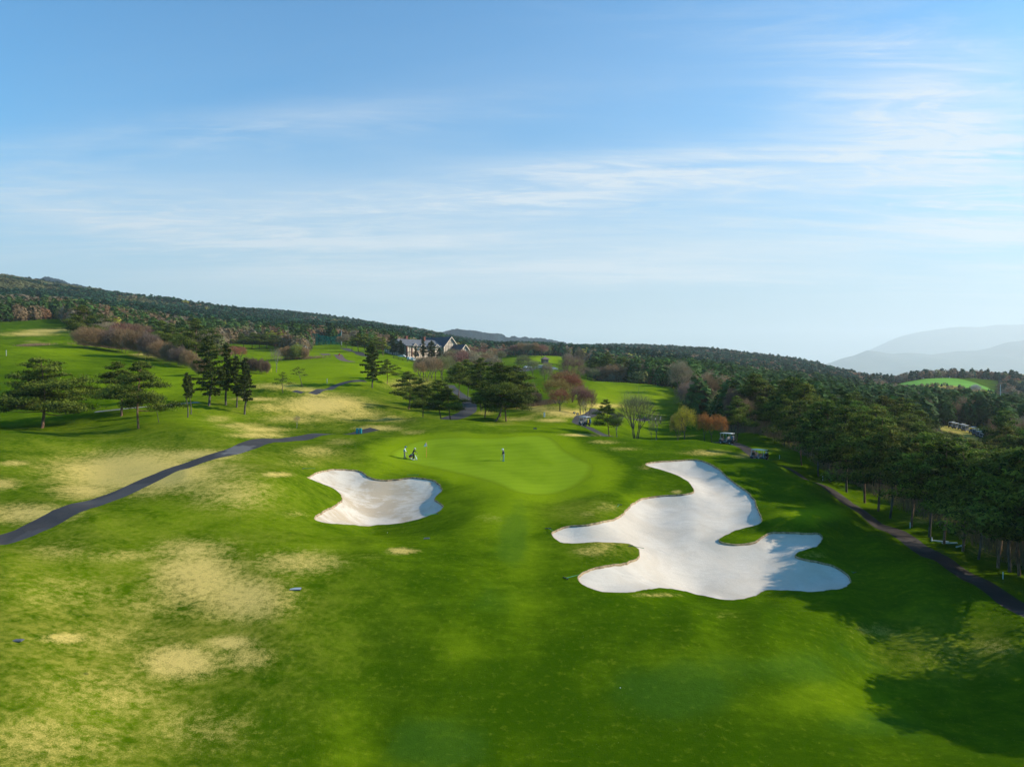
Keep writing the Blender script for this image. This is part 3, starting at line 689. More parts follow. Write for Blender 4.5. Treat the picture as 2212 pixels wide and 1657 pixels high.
def pad(g, c, rx, rz, n, size, tone0):
    """a flattened cloud of needle tufts"""
    d = rng.normal(size=(n, 3)); d /= np.linalg.norm(d, axis=1)[:, None]
    r = rng.random(n) ** 0.45
    lump = 1 + 0.35 * np.sin(d[:, 0] * 5 + c[0] * 3) * np.cos(d[:, 1] * 6 + c[1] * 3)
    p = d * (r * lump)[:, None] * np.array([rx, rx, rz]); p[:, 2] = np.where(p[:, 2] < 0, p[:, 2] * 0.45, p[:, 2]) - 0.10 * rx * (r ** 2)
    nr = d * 0.9 + np.array([0, 0, 0.7]) + rng.normal(size=(n, 3)) * 0.75
    tone = np.clip(tone0 + rng.normal(size=n) * 0.16 + 0.34 * d[:, 2], 0, 1)  # upper tufts lighter: sunlit tops put into the needle colour
    g.leaves(np.array(c) + p, nr, size, tone)
def make_pine(h, spread, seed, n=70, size=0.26, dens=1.0, limb0=0.42, flat=0.36, lean=(0, 0), red=True, fork=False, sides=6, limbs=15):
    global rng
    rng = np.random.default_rng(seed)
    tr = Geo(); cr = Geo(); top = np.array([lean[0], lean[1], h * 0.93])
    bk = 0.05 if limbs < 21 else 0.018
    tp = curve((0, 0, -0.4), top, (rng.normal() * bk * h, rng.normal() * bk * h, 0), 9, 0.004)
    tr.tube(tp, np.linspace((0.018 if limbs < 21 else 0.011) * h, 0.004 * h, 9), sides)
    at_t = lambda t: np.array([np.interp(t, np.linspace(0, 1, 9), tp[:, i]) for i in range(3)])
    stems = [(at_t, 1.0)]
    if fork:
        q0 = at_t(0.26); q1 = q0 + np.array([-0.34 * spread, 0.05 * spread, 0.46 * h])
        fp = curve(q0, q1, (-0.08 * h, 0, -0.03 * h), 7); tr.tube(fp, np.linspace(0.014 * h, 0.003 * h, 7), sides)
        stems.append((lambda t: np.array([np.interp((t - 0.2) / 0.8, np.linspace(0, 1, 7), fp[:, i]) for i in range(3)]), 0.8))
    for st, k in stems:
        for i in range(limbs):
            t = limb0 + (1 - limb0) * (i + 0.5) / limbs; az = i * 2.4 + rng.random() * 1.2
            f = (t - limb0) / (1 - limb0)
            L = spread * k * (0.62 + 0.5 * math.sin(math.pi * min(1, f * 0.8 + 0.25))) * (1.12 - 0.72 * f) * (0.7 + 0.5 * rng.random())
            p0 = st(t * 0.97); p1 = p0 + np.array([math.cos(az) * L, math.sin(az) * L, L * (0.10 + 0.34 * f) + 0.12 * rng.normal()])
            bp = curve(p0, p1, (0, 0, -0.07 * L), 5)
            tr.tube(bp, np.linspace(0.007 * h * (1.1 - 0.6 * f), 0.012, 5), 4)
            m = 3 if L > 1.6 else 2
            for j in range(m):
                s_ = 0.45 + 0.6 * (j + 0.6 * rng.random()) / m
                c = p0 + (p1 - p0) * min(s_, 1.05) + np.array([rng.normal() * 0.22 * L, rng.normal() * 0.22 * L, 0.12 * rng.random() * L])
                rr = (0.30 + 0.20 * rng.random()) * L * (0.85 if m == 3 else 1.1) + 0.35
                pad(cr, c, rr, rr * flat * (0.9 + 0.5 * rng.random()), int(n * dens * rr ** 1.5), size, 0.18 + 0.45 * rng.random())
    pad(cr, top + np.array([0, 0, 0.1]), 0.16 * spread + 0.35, 0.35, int(n * dens), size, 0.5)
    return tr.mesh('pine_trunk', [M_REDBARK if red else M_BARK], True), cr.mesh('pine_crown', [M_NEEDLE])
def make_fir(h, spread, seed, size=0.26, dens=1.0, bare=0.16, sparse=0.0, sides=6):
    global rng
    rng = np.random.default_rng(seed)
    tr = Geo(); cr = Geo()
    tp = curve((0, 0, -0.4), (rng.normal() * 0.02 * h, 0, h * 0.98), (0.01 * h, 0.01 * h, 0), 8)
    tr.tube(tp, np.linspace(0.016 * h, 0.002 * h, 8), sides)
    nb = int(46 * (h / 10)); 
    for i in range(nb):
        t = bare + (1 - bare) * (i + rng.random()) / nb; f = (t - bare) / (1 - bare)
        L = spread * min(1, 0.35 + 2.6 * f) * (1 - f) ** 0.62 * (0.65 + 0.55 * rng.random()) + 0.18
        if rng.random() < sparse: L *= 0.5
        az = i * 2.4 + rng.random(); z = h * t
        p0 = np.array([np.interp(t, np.linspace(0, 1, 8), tp[:, 0]), np.interp(t, np.linspace(0, 1, 8), tp[:, 1]), z])
        p1 = p0 + np.array([math.cos(az) * L, math.sin(az) * L, L * (0.28 * f - 0.06)])
        tr.tube(curve(p0, p1, (0, 0, 0.03 * L), 4), np.linspace(0.0045 * h, 0.008, 4), 3)
        m = int(120 * dens * L) + 14
        s_ = rng.random(m) ** 0.7
        side = rng.normal(size=m) * 0.17 * L * (1.15 - s_) + rng.normal(size=m) * 0.06
        per = np.array([-math.sin(az), math.cos(az), 0])
        c = p0 + (p1 - p0) * s_[:, None] + per * side[:, None] + np.array([0, 0, 1]) * (rng.normal(size=m) * 0.10 - 0.05)[:, None]
        nr = np.array([math.cos(az) * 0.4, math.sin(az) * 0.4, 0.8]) + rng.normal(size=(m, 3)) * 0.7
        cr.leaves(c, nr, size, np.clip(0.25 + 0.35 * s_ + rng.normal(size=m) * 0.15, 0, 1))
    return tr.mesh('fir_trunk', [M_BARK], True), cr.mesh('fir_crown', [M_FIR])
def make_bare(h, spread, seed, stems=1, fork=0.30, twigs=5200, w=0.028, depth=4, pale=False, tlen=0.55, base_r=None, fill=0.62, low=-0.55):
    """leafless or budding broadleaf tree: limbs fan out into a dome of fine twigs"""
    global rng
    rng = np.random.default_rng(seed)
    tr = Geo(); cr = Geo(); ends = []
    cz = h * (fork + (1 - fork) * 0.50); rz = h - cz; rx = spread
    def grow(p, d, L, r, lev):
        d = d / np.linalg.norm(d); q = p + d * L
        tr.tube(curve(p, q, rng.normal(size=3) * 0.04 * L, 4), np.linspace(r, r * 0.62, 4), 6 if lev < 2 else 3)
        ends.append((q, d))
        if lev >= depth: return
        kk = 3 if lev < 2 else 2 + (rng.random() < 0.6)
        ph = rng.random() * 6.28
        for i in range(kk):
            a = ph + i * 6.283 / kk + rng.normal() * 0.3; sp = 0.42 + 0.22 * rng.random()
            ref = np.cross(d, [0.2, 0.1, 1.0]); ref /= max(np.linalg.norm(ref), 1e-6); r2 = np.cross(d, ref)
            nd = d * math.cos(sp) + (ref * math.cos(a) + r2 * math.sin(a)) * math.sin(sp)
            e = (q + nd * L * 0.8 - np.array([0, 0, cz])) / np.array([rx, rx, rz])
            nd = nd + np.array([0, 0, 0.16])
            if (e ** 2).sum() > 1.1: nd = nd * 0.6 + np.array([0, 0, 0.25])
            grow(q, nd, L * (0.70 + 0.16 * rng.random()) * (0.7 if (e ** 2).sum() > 1.05 else 1), r * 0.60, lev + 1)
    r0 = base_r or 0.020 * h
    for s_ in range(stems):
        a = s_ * 6.283 / max(stems, 1) + rng.random(); off = 0.0 if stems == 1 else 0.25
        grow(np.array([math.cos(a) * off, math.sin(a) * off, -0.3]), np.array([math.cos(a) * (0.05 if stems == 1 else 0.28), math.sin(a) * (0.05 if stems == 1 else 0.28), 1.0]), h * fork + 0.3, r0 * (1 if stems == 1 else 0.7), 0)
    n = twigs; d = rng.normal(size=(n, 3)); d /= np.linalg.norm(d, axis=1)[:, None]; d[:, 2] = np.where(d[:, 2] < low, -d[:, 2] * 0.5, d[:, 2])
    lump = 0.95 + 0.20 * np.sin(d[:, 0] * 5 + seed) * np.cos(d[:, 1] * 4.3 + seed) + 0.10 * np.sin(d[:, 2] * 9 + d[:, 0] * 7) + 0.08 * np.sin(d[:, 1] * 11 + seed)
    r = (fill + (1.02 - fill) * rng.random(n) ** 0.6) * lump
    p = d * r[:, None] * np.array([rx, rx, rz]) + np.array([0, 0, cz])
    out = d * 0.7 + np.array([0, 0, 0.6]) + rng.normal(size=(n, 3)) * 0.45; out /= np.linalg.norm(out, axis=1)[:, None]
    L = tlen * (0.5 + rng.random(n))[:, None]
    cr.strands(p - out * L * 0.5, p + out * L * 0.5, w, np.clip(0.5 + rng.normal(size=n) * 0.25, 0, 1))
    # finer limbs reach from branch ends into the dome
    E = np.array([e[0] for e in ends]); m = min(n // 6, 900)
    idx = rng.integers(0, n, m); near = ((p[idx][:, None, :] - E[None]) ** 2).sum(-1).argmin(1)
    cr.strands(E[near], p[idx], w * 1.5, np.full(m, 0.1))
    return tr.mesh('tree_trunk', [M_PALEBARK if pale else M_BARK], True), cr.mesh('twig_crown', [M_TWIG])

# low-detail crowns for trees seen from far away
def low_round(seed, n, size, flat=0.75, conic=0.0):
    r_ = np.random.default_rng(seed)
    d = r_.normal(size=(n, 3)); d[:, 2] = np.abs(d[:, 2]) * 1.1 - 0.35; d /= np.linalg.norm(d, axis=1)[:, None]
    lump = 0.80 + 0.20 * np.sin(d[:, 0] * 6 + seed) * np.sin(d[:, 1] * 5 + seed * 2) + 0.12 * r_.random(n)
    p = d * lump[:, None]
    zz = (p[:, 2] + 0.45) / 1.45
    if conic: p[:, :2] *= (1 - conic * np.clip(zz, 0, 1))[:, None]
    z0 = 0.04; c = np.column_stack([p[:, 0], p[:, 1], z0 + (1 - z0) * np.clip(zz, 0, 1)])
    nr = d + np.array([0, 0, 0.45]) + r_.normal(size=(n, 3)) * 0.45
    nr /= np.linalg.norm(nr, axis=1)[:, None]
    t = np.cross(nr, r_.normal(size=(n, 3))); t /= np.linalg.norm(t, axis=1)[:, None]; b = np.cross(nr, t)
    sz = size * (0.7 + 0.6 * r_.random(n)); sr = np.array([1, 1, flat * 0.5])
    v = np.stack([c - (b * 0.6 + t * 0.5) * sz[:, None] * sr, c + (b * 0.6 - t * 0.5) * sz[:, None] * sr, c + t * sz[:, None] * 0.8 * sr], 1)
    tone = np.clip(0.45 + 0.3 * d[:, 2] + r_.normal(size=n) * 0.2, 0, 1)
    return v.reshape(-1, 3), tone.repeat(3)
# ------------------------------------------------------------------ shared tree meshes
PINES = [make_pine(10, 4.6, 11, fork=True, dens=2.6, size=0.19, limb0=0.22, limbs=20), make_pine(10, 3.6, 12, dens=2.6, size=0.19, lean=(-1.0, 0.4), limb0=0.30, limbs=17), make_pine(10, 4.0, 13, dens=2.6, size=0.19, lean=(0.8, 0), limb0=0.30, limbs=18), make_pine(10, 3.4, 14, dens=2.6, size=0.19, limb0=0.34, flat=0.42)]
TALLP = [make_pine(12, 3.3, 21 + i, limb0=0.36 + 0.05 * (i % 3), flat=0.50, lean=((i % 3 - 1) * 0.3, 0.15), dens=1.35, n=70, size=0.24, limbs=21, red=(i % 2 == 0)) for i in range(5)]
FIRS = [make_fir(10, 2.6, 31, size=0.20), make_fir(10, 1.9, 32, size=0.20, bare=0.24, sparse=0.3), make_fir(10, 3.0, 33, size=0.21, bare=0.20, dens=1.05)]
SPARSE = make_fir(8, 1.1, 35, bare=0.45, dens=0.35, sparse=0.4)
SMALLP = [make_pine(5, 1.9, 41, n=42, size=0.17, limbs=11, limb0=0.46, red=False), make_pine(5, 1.8, 42, n=36, size=0.17, limbs=8, limb0=0.62, lean=(-1.1, 0), red=False, flat=0.28)]
BARES = [make_bare(9, 4.2, 51, stems=5, fork=0.22, twigs=3000, w=0.020, pale=False, depth=5, fill=0.35, tlen=0.7),      # open vase, several stems
         make_bare(9, 3.2, 52, twigs=6500, w=0.030, fork=0.28), make_bare(9, 3.6, 53, twigs=7500, w=0.032, fork=0.22, stems=2),
         make_bare(8, 2.6, 54, twigs=1500, w=0.018, fork=0.3, fill=0.3, pale=True)]
SHRUBS = [make_bare(6, 3.4, 61, stems=5, fork=0.12, twigs=9000, w=0.034, depth=3, fill=0.45, tlen=0.8, base_r=0.06, low=-1), make_bare(6, 3.0, 62, stems=4, fork=0.10, twigs=8000, w=0.034, depth=3, fill=0.45, tlen=0.8, base_r=0.05, low=-1)]
MIDP = [make_pine(11, 3.6, 71 + i, n=60, size=0.38, dens=1.0, limbs=11, limb0=0.38, flat=0.5, sides=5) for i in range(3)]
MIDB = [make_bare(9, 3.9, 75 + i, twigs=1700, w=0.11, depth=3, tlen=0.9, fork=0.26, fill=0.5) for i in range(3)]
MIDF = [make_fir(11, 2.3, 78 + i, size=0.50, dens=0.35, bare=0.12) for i in range(2)]
def joined(pair, name):
    """trunk and crown in one mesh, for trees too small in view to show parts"""
    tr, cr = pair; nt, nc_ = len(tr.vertices), len(cr.vertices)
    v = np.empty((nt + nc_) * 3, np.float32); a = np.empty(nt * 3, np.float32); b = np.empty(nc_ * 3, np.float32)
    tr.vertices.foreach_get('co', a); cr.vertices.foreach_get('co', b); v = np.concatenate([a, b]).reshape(-1, 3)
    def polys(me, off):
        st = np.empty(len(me.polygons), np.int32); tt = np.empty(len(me.polygons), np.int32); vi = np.empty(len(me.loops), np.int32)
        me.polygons.foreach_get('loop_start', st); me.polygons.foreach_get('loop_total', tt); me.loops.foreach_get('vertex_index', vi)
        return [vi[st[tt == k][:, None] + np.arange(k)] + off for k in (4, 3) if (tt == k).any()]
    p1 = polys(tr, 0); p2 = polys(cr, nt)
    mi = np.concatenate([np.zeros(sum(len(p) for p in p1)), np.ones(sum(len(p) for p in p2))])
    tone = np.zeros(nt + nc_, np.float32); tt_ = np.empty(nc_, np.float32); cr.attributes['tone'].data.foreach_get('value', tt_); tone[nt:] = tt_
    return np_mesh(name, v, p1 + p2, [tr.materials[0], cr.materials[0]], False, midx=mi, attrs={'tone': tone})
MIDPJ = [joined(p, 'pine_tree') for p in MIDP]; MIDBJ = [joined(p, 'bare_tree') for p in MIDB]; MIDFJ = [joined(p, 'fir_tree') for p in MIDF]

def tree(name, pair, h0, u, v, vtop, label, cat='tree', group=None, wpx=None, w0=None, color=(1, 1, 1), lo=60, hi=400, Yat=None, rz=None):
    if Yat: x, y, _ = place(u, v, Yat); z = hz(x, y)
    else: x, y, z = hit(u, v, lo, hi)
    h = (v - vtop) / F * y; s = h / h0
    sx = s if wpx is None else (wpx / F * y) / (2 * w0)
    e = link(name, None, None, (x, y, z), rz if rz is not None else (random.uniform(0, 6.28) if pair in BARES or pair in SHRUBS or pair in MIDB else random.uniform(-0.35, 0.35)), (sx, sx, s))
    tag(e, label, cat, group)
    t = link('trunk', pair[0], e); c = link('crown', pair[1], e); c.color = (*color, 1); t.color = (1, 1, 1, 1)
    return e
RED = (0.50, 0.19, 0.11); BRN = (0.38, 0.235, 0.12); GRY = (0.37, 0.29, 0.18); OLV = (0.29, 0.29, 0.13); YEL = (0.66, 0.55, 0.05); ORG = (0.58, 0.24, 0.06); PUR = (0.36, 0.17, 0.13)
# left slope
tree('pine_tree', PINES[0], 10, 90, 925, 768, 'big spreading pine with forked reddish trunk, leftmost tree on the slope above the path', group=None, wpx=182, w0=4.9, lo=95, hi=125, rz=0.1)
tree('pine_tree', PINES[1], 10, 262, 899, 776, 'slim pine whose low limb reaches left, standing behind the crooked pine on the left slope', wpx=118, w0=4.2, lo=100, hi=150)
tree('pine_tree', PINES[2], 10, 299, 925, 774, 'crooked pine with curved trunk base and layered crown on the left slope', wpx=112, w0=4.2, lo=95, hi=125)
tree('pine_tree', SMALLP[1], 5, 344, 912, 860, 'thin leaning pine sapling just right of the crooked pine', wpx=34, w0=2.0, lo=95, hi=130)
tree('fir_tree', SPARSE, 8, 405, 902, 806, 'thin grey half bare conifer, front one of a pair left of the tall fir', group='thin half bare conifers', lo=95, hi=135)
tree('fir_tree', SPARSE, 8, 412, 895, 812, 'thin grey half bare conifer, rear one of a pair left of the tall fir', group='thin half bare conifers', lo=95, hi=135)
tree('fir_tree', FIRS[0], 10, 451, 877, 728, 'tallest dark fir at the left end of the conifer row on the slope', wpx=90, w0=2.6, lo=105, hi=150)
tree('fir_tree', FIRS[1], 10, 488, 875, 742, 'olive fir with bare lower trunk, second in the conifer row on the slope', wpx=62, w0=2.1, lo=105, hi=150)
tree('fir_tree', FIRS[1], 10, 511, 880, 770, 'narrow fir squeezed third in the conifer row on the slope', wpx=48, w0=2.1, lo=105, hi=150, rz=2)
tree('fir_tree', FIRS[1], 10, 528, 895, 774, 'narrow fir with long bare trunk at the right end of the conifer row', wpx=58, w0=2.1, lo=100, hi=150, rz=1)
tree('fir_tree', SPARSE, 8, 539, 853, 800, 'thin sparse conifer just behind the right end of the conifer row', lo=110, hi=170)
tree('bare_tree', BARES[3], 8, 641, 925, 897, 'tiny bare shrub beside the far end of the left path', 'shrub', lo=100, hi=130, color=BRN)
tree('pine_tree', SMALLP[0], 5, 612, 849, 803, 'small flat topped pine on the dry mound left of the leaning pine', wpx=34, w0=1.9, lo=130, hi=190)
tree('pine_tree', SMALLP[1], 5, 654, 837, 792, 'small pine leaning left with an umbrella crown on the mound', wpx=40, w0=2.0, lo=130, hi=200, rz=0.1)
tree('bare_tree', BARES[3], 8, 597, 804, 752, 'round leafless grey tree standing alone on the left fairway', wpx=30, w0=2.6, lo=160, hi=330, color=GRY)
tree('fir_tree', FIRS[2], 10, 804, 838, 741, 'broad sunlit fir standing above the dry slope in the middle', wpx=62, w0=3.0, lo=140, hi=240)
tree('pine_tree', PINES[3], 10, 836, 829, 774, 'short dark pine right behind the broad sunlit fir', wpx=36, w0=3.6, lo=150, hi=260)
tree('pine_tree', PINES[3], 10, 882, 884, 799, 'layered dark pine at the left of the central pine cluster', wpx=76, w0=3.7, lo=130, hi=180)
tree('pine_tree', PINES[1], 10, 914, 911, 816, 'pine with thin straight trunk between the layered pine and the leaning pines', wpx=54, w0=4.0, Yat=136)
tree('pine_tree', PINES[2], 10, 955, 909, 816, 'leaning pine with pale trunk left of the dark valley path', wpx=76, w0=4.2, Yat=137, rz=3)
tree('pine_tree', PINES[1], 10, 974, 909, 829, 'leaning pine closest to the left edge of the dark valley path', wpx=66, w0=4.0, Yat=138, rz=0.3)
tree('pine_tree', PINES[3], 10, 1047, 905, 822, 'short pine at the left end of the central cluster right of the valley path', wpx=66, w0=3.7, Yat=141)
tree('pine_tree', PINES[2], 10, 1069, 912, 780, 'tall pine with forked curved trunk in front of the central cluster', wpx=104, w0=4.3, Yat=137, rz=0.4)
tree('pine_tree', PINES[0], 10, 1094, 911, 792, 'dense pine with low spreading limbs at the right front of the central cluster', wpx=98, w0=4.9, Yat=138, rz=2.6)
tree('pine_tree', TALLP[0], 12, 1081, 897, 775, 'tall dark pine in the back of the central cluster', wpx=84, w0=3.6, Yat=152)
tree('pine_tree', TALLP[1], 12, 1040, 895, 776, 'dark pine at the back left of the central cluster', wpx=80, w0=3.6, Yat=165)
tree('pine_tree', TALLP[2], 12, 990, 872, 786, 'dark pine beyond the valley path, left one of two', wpx=64, w0=3.6, Yat=185)
tree('pine_tree', TALLP[3], 12, 1010, 868, 782, 'dark pine beyond the valley path, right one of two', wpx=58, w0=3.6, Yat=195)
tree('pine_tree', TALLP[4], 12, 1116, 878, 779, 'pointed pine at the right shoulder of the central cluster', wpx=84, w0=3.6, Yat=175)
# red and brown budding trees on the knoll
for (u, v, vt, w, c, k, Ya, lb) in [
    (1209, 880, 831, 44, RED, 1, 158, 'small round reddish budding tree, front left of the knoll group'),
    (1204, 871, 816, 54, (0.32, 0.22, 0.06), 2, 172, 'wide tree with olive yellow crown at the left of the knoll group'),
    (1220, 866, 800, 62, (0.34, 0.16, 0.07), 1, 188, 'tall orange brown budding tree at the back of the knoll group'),
    (1235, 866, 804, 46, RED, 2, 185, 'dark red budding tree in the middle of the knoll group'),
    (1253, 878, 815, 44, PUR, 1, 160, 'purple budding tree with dark forked trunk right of the knoll group middle'),
    (1268, 880, 816, 36, PUR, 2, 158, 'purple budding tree at the right end of the knoll group')]:
    tree('budding_tree', BARES[k], 9, u, v, vt, lb, 'tree', None, w * 1.22, 3.4, c, Yat=Ya)
tree('bare_tree', BARES[3], 8, 1260, 883, 842, 'slender pale sapling between the two purple trees on the knoll', wpx=14, w0=2.6, Yat=154, color=GRY)
tree('bare_tree', BARES[0], 9, 1374, 952, 835, 'large many stemmed leafless tree with open olive crown beyond the green', wpx=86, w0=4.2, Yat=126, color=OLV)
tree('pine_tree', PINES[1], 10, 1317, 948, 861, 'small dark pine left of the large leafless tree', wpx=56, w0=4.0, Yat=127, rz=0.2)
tree('bare_tree', BARES[3], 8, 1332, 948, 890, 'small leafless tree leaning beside the small dark pine', wpx=36, w0=2.6, Yat=126, color=GRY)
tree('bare_tree', BARES[3], 8, 1407, 953, 908, 'thin leafless sapling just right of the large leafless tree', wpx=16, w0=2.6, Yat=126, color=GRY)
tree('bare_tree', BARES[3], 8, 1419, 953, 888, 'short leafless tree with stout trunk between the large leafless tree and the yellow tree', wpx=42, w0=2.6, Yat=126, color=OLV)
tree('budding_tree', BARES[1], 9, 1479, 960, 879, 'bright yellow budding tree beyond the big bunker', wpx=50, w0=3.2, Yat=124, color=YEL)
tree('budding_tree', BARES[2], 9, 1463, 957, 892, 'yellow olive tree with twin trunks at the left of the bright yellow tree', wpx=36, w0=3.6, Yat=127, color=(0.38, 0.30, 0.06))
for u, v, vt, w, lb in [(1521, 967, 899, 32, 'leftmost of three orange budding trees behind the green bank'), (1537, 969, 908, 36, 'middle one of three orange budding trees, with forked trunk'), (1556, 972, 910, 34, 'rightmost of three orange budding trees, beside the far cart')]:
    tree('budding_tree', BARES[1], 9, u, v, vt, lb, 'tree', 'orange budding trees', w, 3.2, ORG, Yat=122)
tree('pine_tree', PINES[3], 10, 1590, 980, 877, 'green pine with leaning pale trunk between the two carts on the right path', wpx=62, w0=3.7, Yat=126)
for (u, v, vt, w, c, Ya, lb) in [(1583,962,862,44,(0.30,0.16,0.12),146,'dusky red budding tree rising behind the shaded cart'), (1630,962,858,62,(0.32,0.19,0.14),147,'wide red brown budding tree at the edge of the right wood'), (1612,965,890,40,BRN,140,'brown tree at the edge of the right wood below the red brown one')]:
    tree('budding_tree', BARES[2], 9, u, v, vt, lb, 'tree', None, w, 3.6, c, Yat=Ya)
for (u, v, vt, w, Ya, lb) in [(1668,962,868,50,134,'dark pine at the left end of the right wood behind the nearest cart'), (1694,980,862,52,124,'dark pine between the wood edge and the first tall path pine'), (1650,960,880,40,140,'slim dark pine tucked in at the wood edge behind the carts')]:
    tree('pine_tree', TALLP[3], 12, u, v, vt, lb, 'tree', None, w, 3.8, Yat=Ya)
for i, (u, v, vt, w) in enumerate([(1328,829,786,52),(1362,829,790,42),(1392,830,786,50),(1420,830,788,48),(1446,832,790,44),(1300,828,792,36)]):
    tree('budding_tree', BARES[1 + i % 2], 9, u, v, vt, 'big grey brown leafless tree along the back edge of the far right fairway', 'tree', 'brown trees behind the far right fairway', w * 1.15, 3.4, [BRN, GRY, (0.25, 0.18, 0.13)][i % 3], Yat=338 + i)
for i, (u, v, vt, w) in enumerate([(1284,828,772,44),(1312,828,756,50),(1346,828,768,46),(1372,828,772,40)]):
    tree('pine_tree', TALLP[i], 12, u, v, vt, 'tall dark pine standing over the brown trees behind the far right fairway', 'tree', 'tall pines behind the far right fairway', w, 3.6, Yat=352 + i)
for (u, v, vt, w, c, Ya, lb) in [(1488,915,838,58,(0.27,0.19,0.15),215,'big grey brown tree at the left end of the right wood'), (1532,925,826,60,BRN,205,'brown tree over the orange budding trees'), (1470,880,800,56,GRY,262,'grey leafless tree at the corner of the far right fairway')]:
    tree('budding_tree', BARES[2], 9, u, v, vt, lb, 'tree', None, w, 3.6, c, Yat=Ya)
# brown thicket on the left
THK = [(186,753,706,60),(212,755,708,54),(240,758,710,56),(268,763,708,60),(296,769,712,58),(322,776,718,54),(345,781,735,50),(366,788,742,50),(388,792,748,46),(408,796,756,42),(432,812,772,40)]
for i, (u, v, vt, w) in enumerate(THK):
    tree('thicket_shrub', SHRUBS[i % 2], 6, u, v, vt, 'dense leafless brown shrub in the long thicket across the left fairway', 'shrub', 'shrubs of the brown thicket', w, 3.3, [BRN, (0.31, 0.19, 0.10), (0.25, 0.17, 0.13)][i % 3], lo=170, hi=330)
for i, (u, v, vt, w, Ya, c) in enumerate([(262,750,694,60,270,PUR),(300,752,697,64,275,(0.30,0.17,0.11)),(330,757,705,50,270,PUR),(225,745,690,52,275,GRY)]):
    tree('budding_tree', BARES[2], 9, u, v, vt, 'reddish budding tree rising behind the brown thicket on the left', 'tree', 'budding trees behind the brown thicket', w, 3.6, c, Yat=Ya)
for (u, v, vt, w, Ya, lb) in [(180,757,666,72,255,'tall dark pine at the left end of the brown thicket'), (345,770,698,44,270,'dark pine behind the thicket, left of three'), (366,772,702,40,270,'dark pine behind the thicket, middle of three'), (424,800,693,70,215,'broad dark pine towering behind the tall fir'), (392,790,722,38,240,'dark pine behind the thicket, right of three')]:
    tree('pine_tree', PINES[3 if w > 60 else 2], 10, u, v, vt, lb, 'tree', None, w, 3.8, Yat=Ya)
for i, (u, v, vt, w) in enumerate([(534,806,772,26),(548,807,773,26),(563,808,775,26),(576,808,779,20)]):
    tree('hedge_shrub', SHRUBS[i % 2], 6, u, v, vt, 'dark brown shrub in the hedge right of the fir row', 'shrub', 'shrubs of the dark brown hedge', w, 3.2, (0.21, 0.125, 0.09), lo=170, hi=300)
for i, (u, v, vt, w, c) in enumerate([(486,770,738,34,PUR),(505,772,736,34,RED),(520,776,742,28,RED)]):
    tree('budding_tree', BARES[1], 9, u, v, vt, 'reddish budding tree showing behind the fir row', 'tree', 'reddish trees behind the fir row', w, 3.2, c, Yat=262 + 6 * i)
for i, (u, vt) in enumerate([(526, 719), (544, 716), (560, 718), (577, 717), (594, 722)]):
    tree('pine_tree', PINES[1 + i % 3], 10, u, 752, vt, 'flat topped dark pine on the far rise left of the driving range', 'tree', 'dark pines on the far rise', 34, 3.8, Yat=400)
for (u, v, vt, w, c, lb) in [(618,769,740,34,(0.34,0.2,0.09),'round orange brown shrub on the bank left of the far fairway'), (642,773,738,30,(0.30,0.32,0.06),'round yellow green shrub on the bank left of the far fairway'), (658,773,746,20,BRN,'small brown shrub right of the yellow green shrub'), (632,768,744,26,BRN,'brown shrub between the orange and the yellow green shrub')]:
    tree('bank_shrub', SHRUBS[0], 6, u, v, vt, lb, 'shrub', None, w, 3.3, c, Yat=290)
tree('bare_tree', BARES[3], 8, 664, 765, 730, 'bare tree with dark trunk beside the driving range hut', wpx=24, w0=2.6, Yat=310, color=BRN)
for (u, v, vt, w, c, lb) in [(737,744,718,24,BRN,'brown round tree at the foot of the driving range net'), (748,742,712,22,GRY,'pale blossoming round tree at the foot of the driving range net')]:
    tree('budding_tree', BARES[1], 9, u, v, vt, lb, 'tree', None, w, 3.2, c, Yat=400)
for i, (u, v, vt, w) in enumerate([(760,750,716,28),(775,752,712,30),(790,756,714,32),(812,760,718,30),(828,764,722,30)]):
    tree('round_tree', MIDP[i % 3], 11, u, v, vt, 'soft mid green round tree in the row left of the clubhouse', 'tree', 'mid green trees left of the clubhouse', w, 3.8, (1.5, 1.35, 1.1), Yat=375)
for i, (u, v, vt, w, lb) in enumerate([(866,774,738,18,'small dark fir by the left corner of the clubhouse'), (913,778,730,25,'dark pointed fir in front of the clubhouse facade, left of two big ones'), (932,778,733,27,'dark pointed fir in front of the clubhouse facade, right of two big ones'), (949,779,748,22,'short dark fir before the clubhouse between the gables'), (897,778,750,20,'short dark fir before the lit wall of the clubhouse'), (977,776,750,8,'slim dark fir before the small gable'), (848,772,728,34,'dark fir left of the clubhouse parking')]):
    tree('fir_tree', FIRS[i % 3], 10, u, v, vt, lb, 'tree', None, w, 2.3, Yat=402, color=(0.75, 0.8, 0.8))
for i, (u, v, vt, w, c) in enumerate([(908,816,772,34,BRN),(924,818,765,38,(0.32,0.22,0.13)),(940,820,769,36,BRN),(957,822,768,34,(0.30,0.30,0.10)),(915,832,786,36,(0.28,0.19,0.12)),(934,836,789,40,(0.30,0.21,0.14)),(953,838,792,38,GRY),(970,826,778,30,(0.31,0.30,0.12)),(904,826,790,28,GRY)]):
    tree('budding_tree', BARES[1 + i % 2], 9, u, v, vt, 'dense brown budding tree in the mass below the clubhouse', 'tree', 'brown trees below the clubhouse', w, 3.3, c, Yat=245 + i * 4)
for i, (u, v, vt, w, c) in enumerate([(1128,866,812,38,BRN),(1146,868,816,34,GRY),(1158,868,836,26,(0.30,0.19,0.13))]):
    tree('thicket_shrub', SHRUBS[i % 2], 6, u, v, vt, 'brown leafless thicket beside the central pine cluster', 'shrub', 'brown thicket by the central pines', w, 3.3, c, Yat=182)
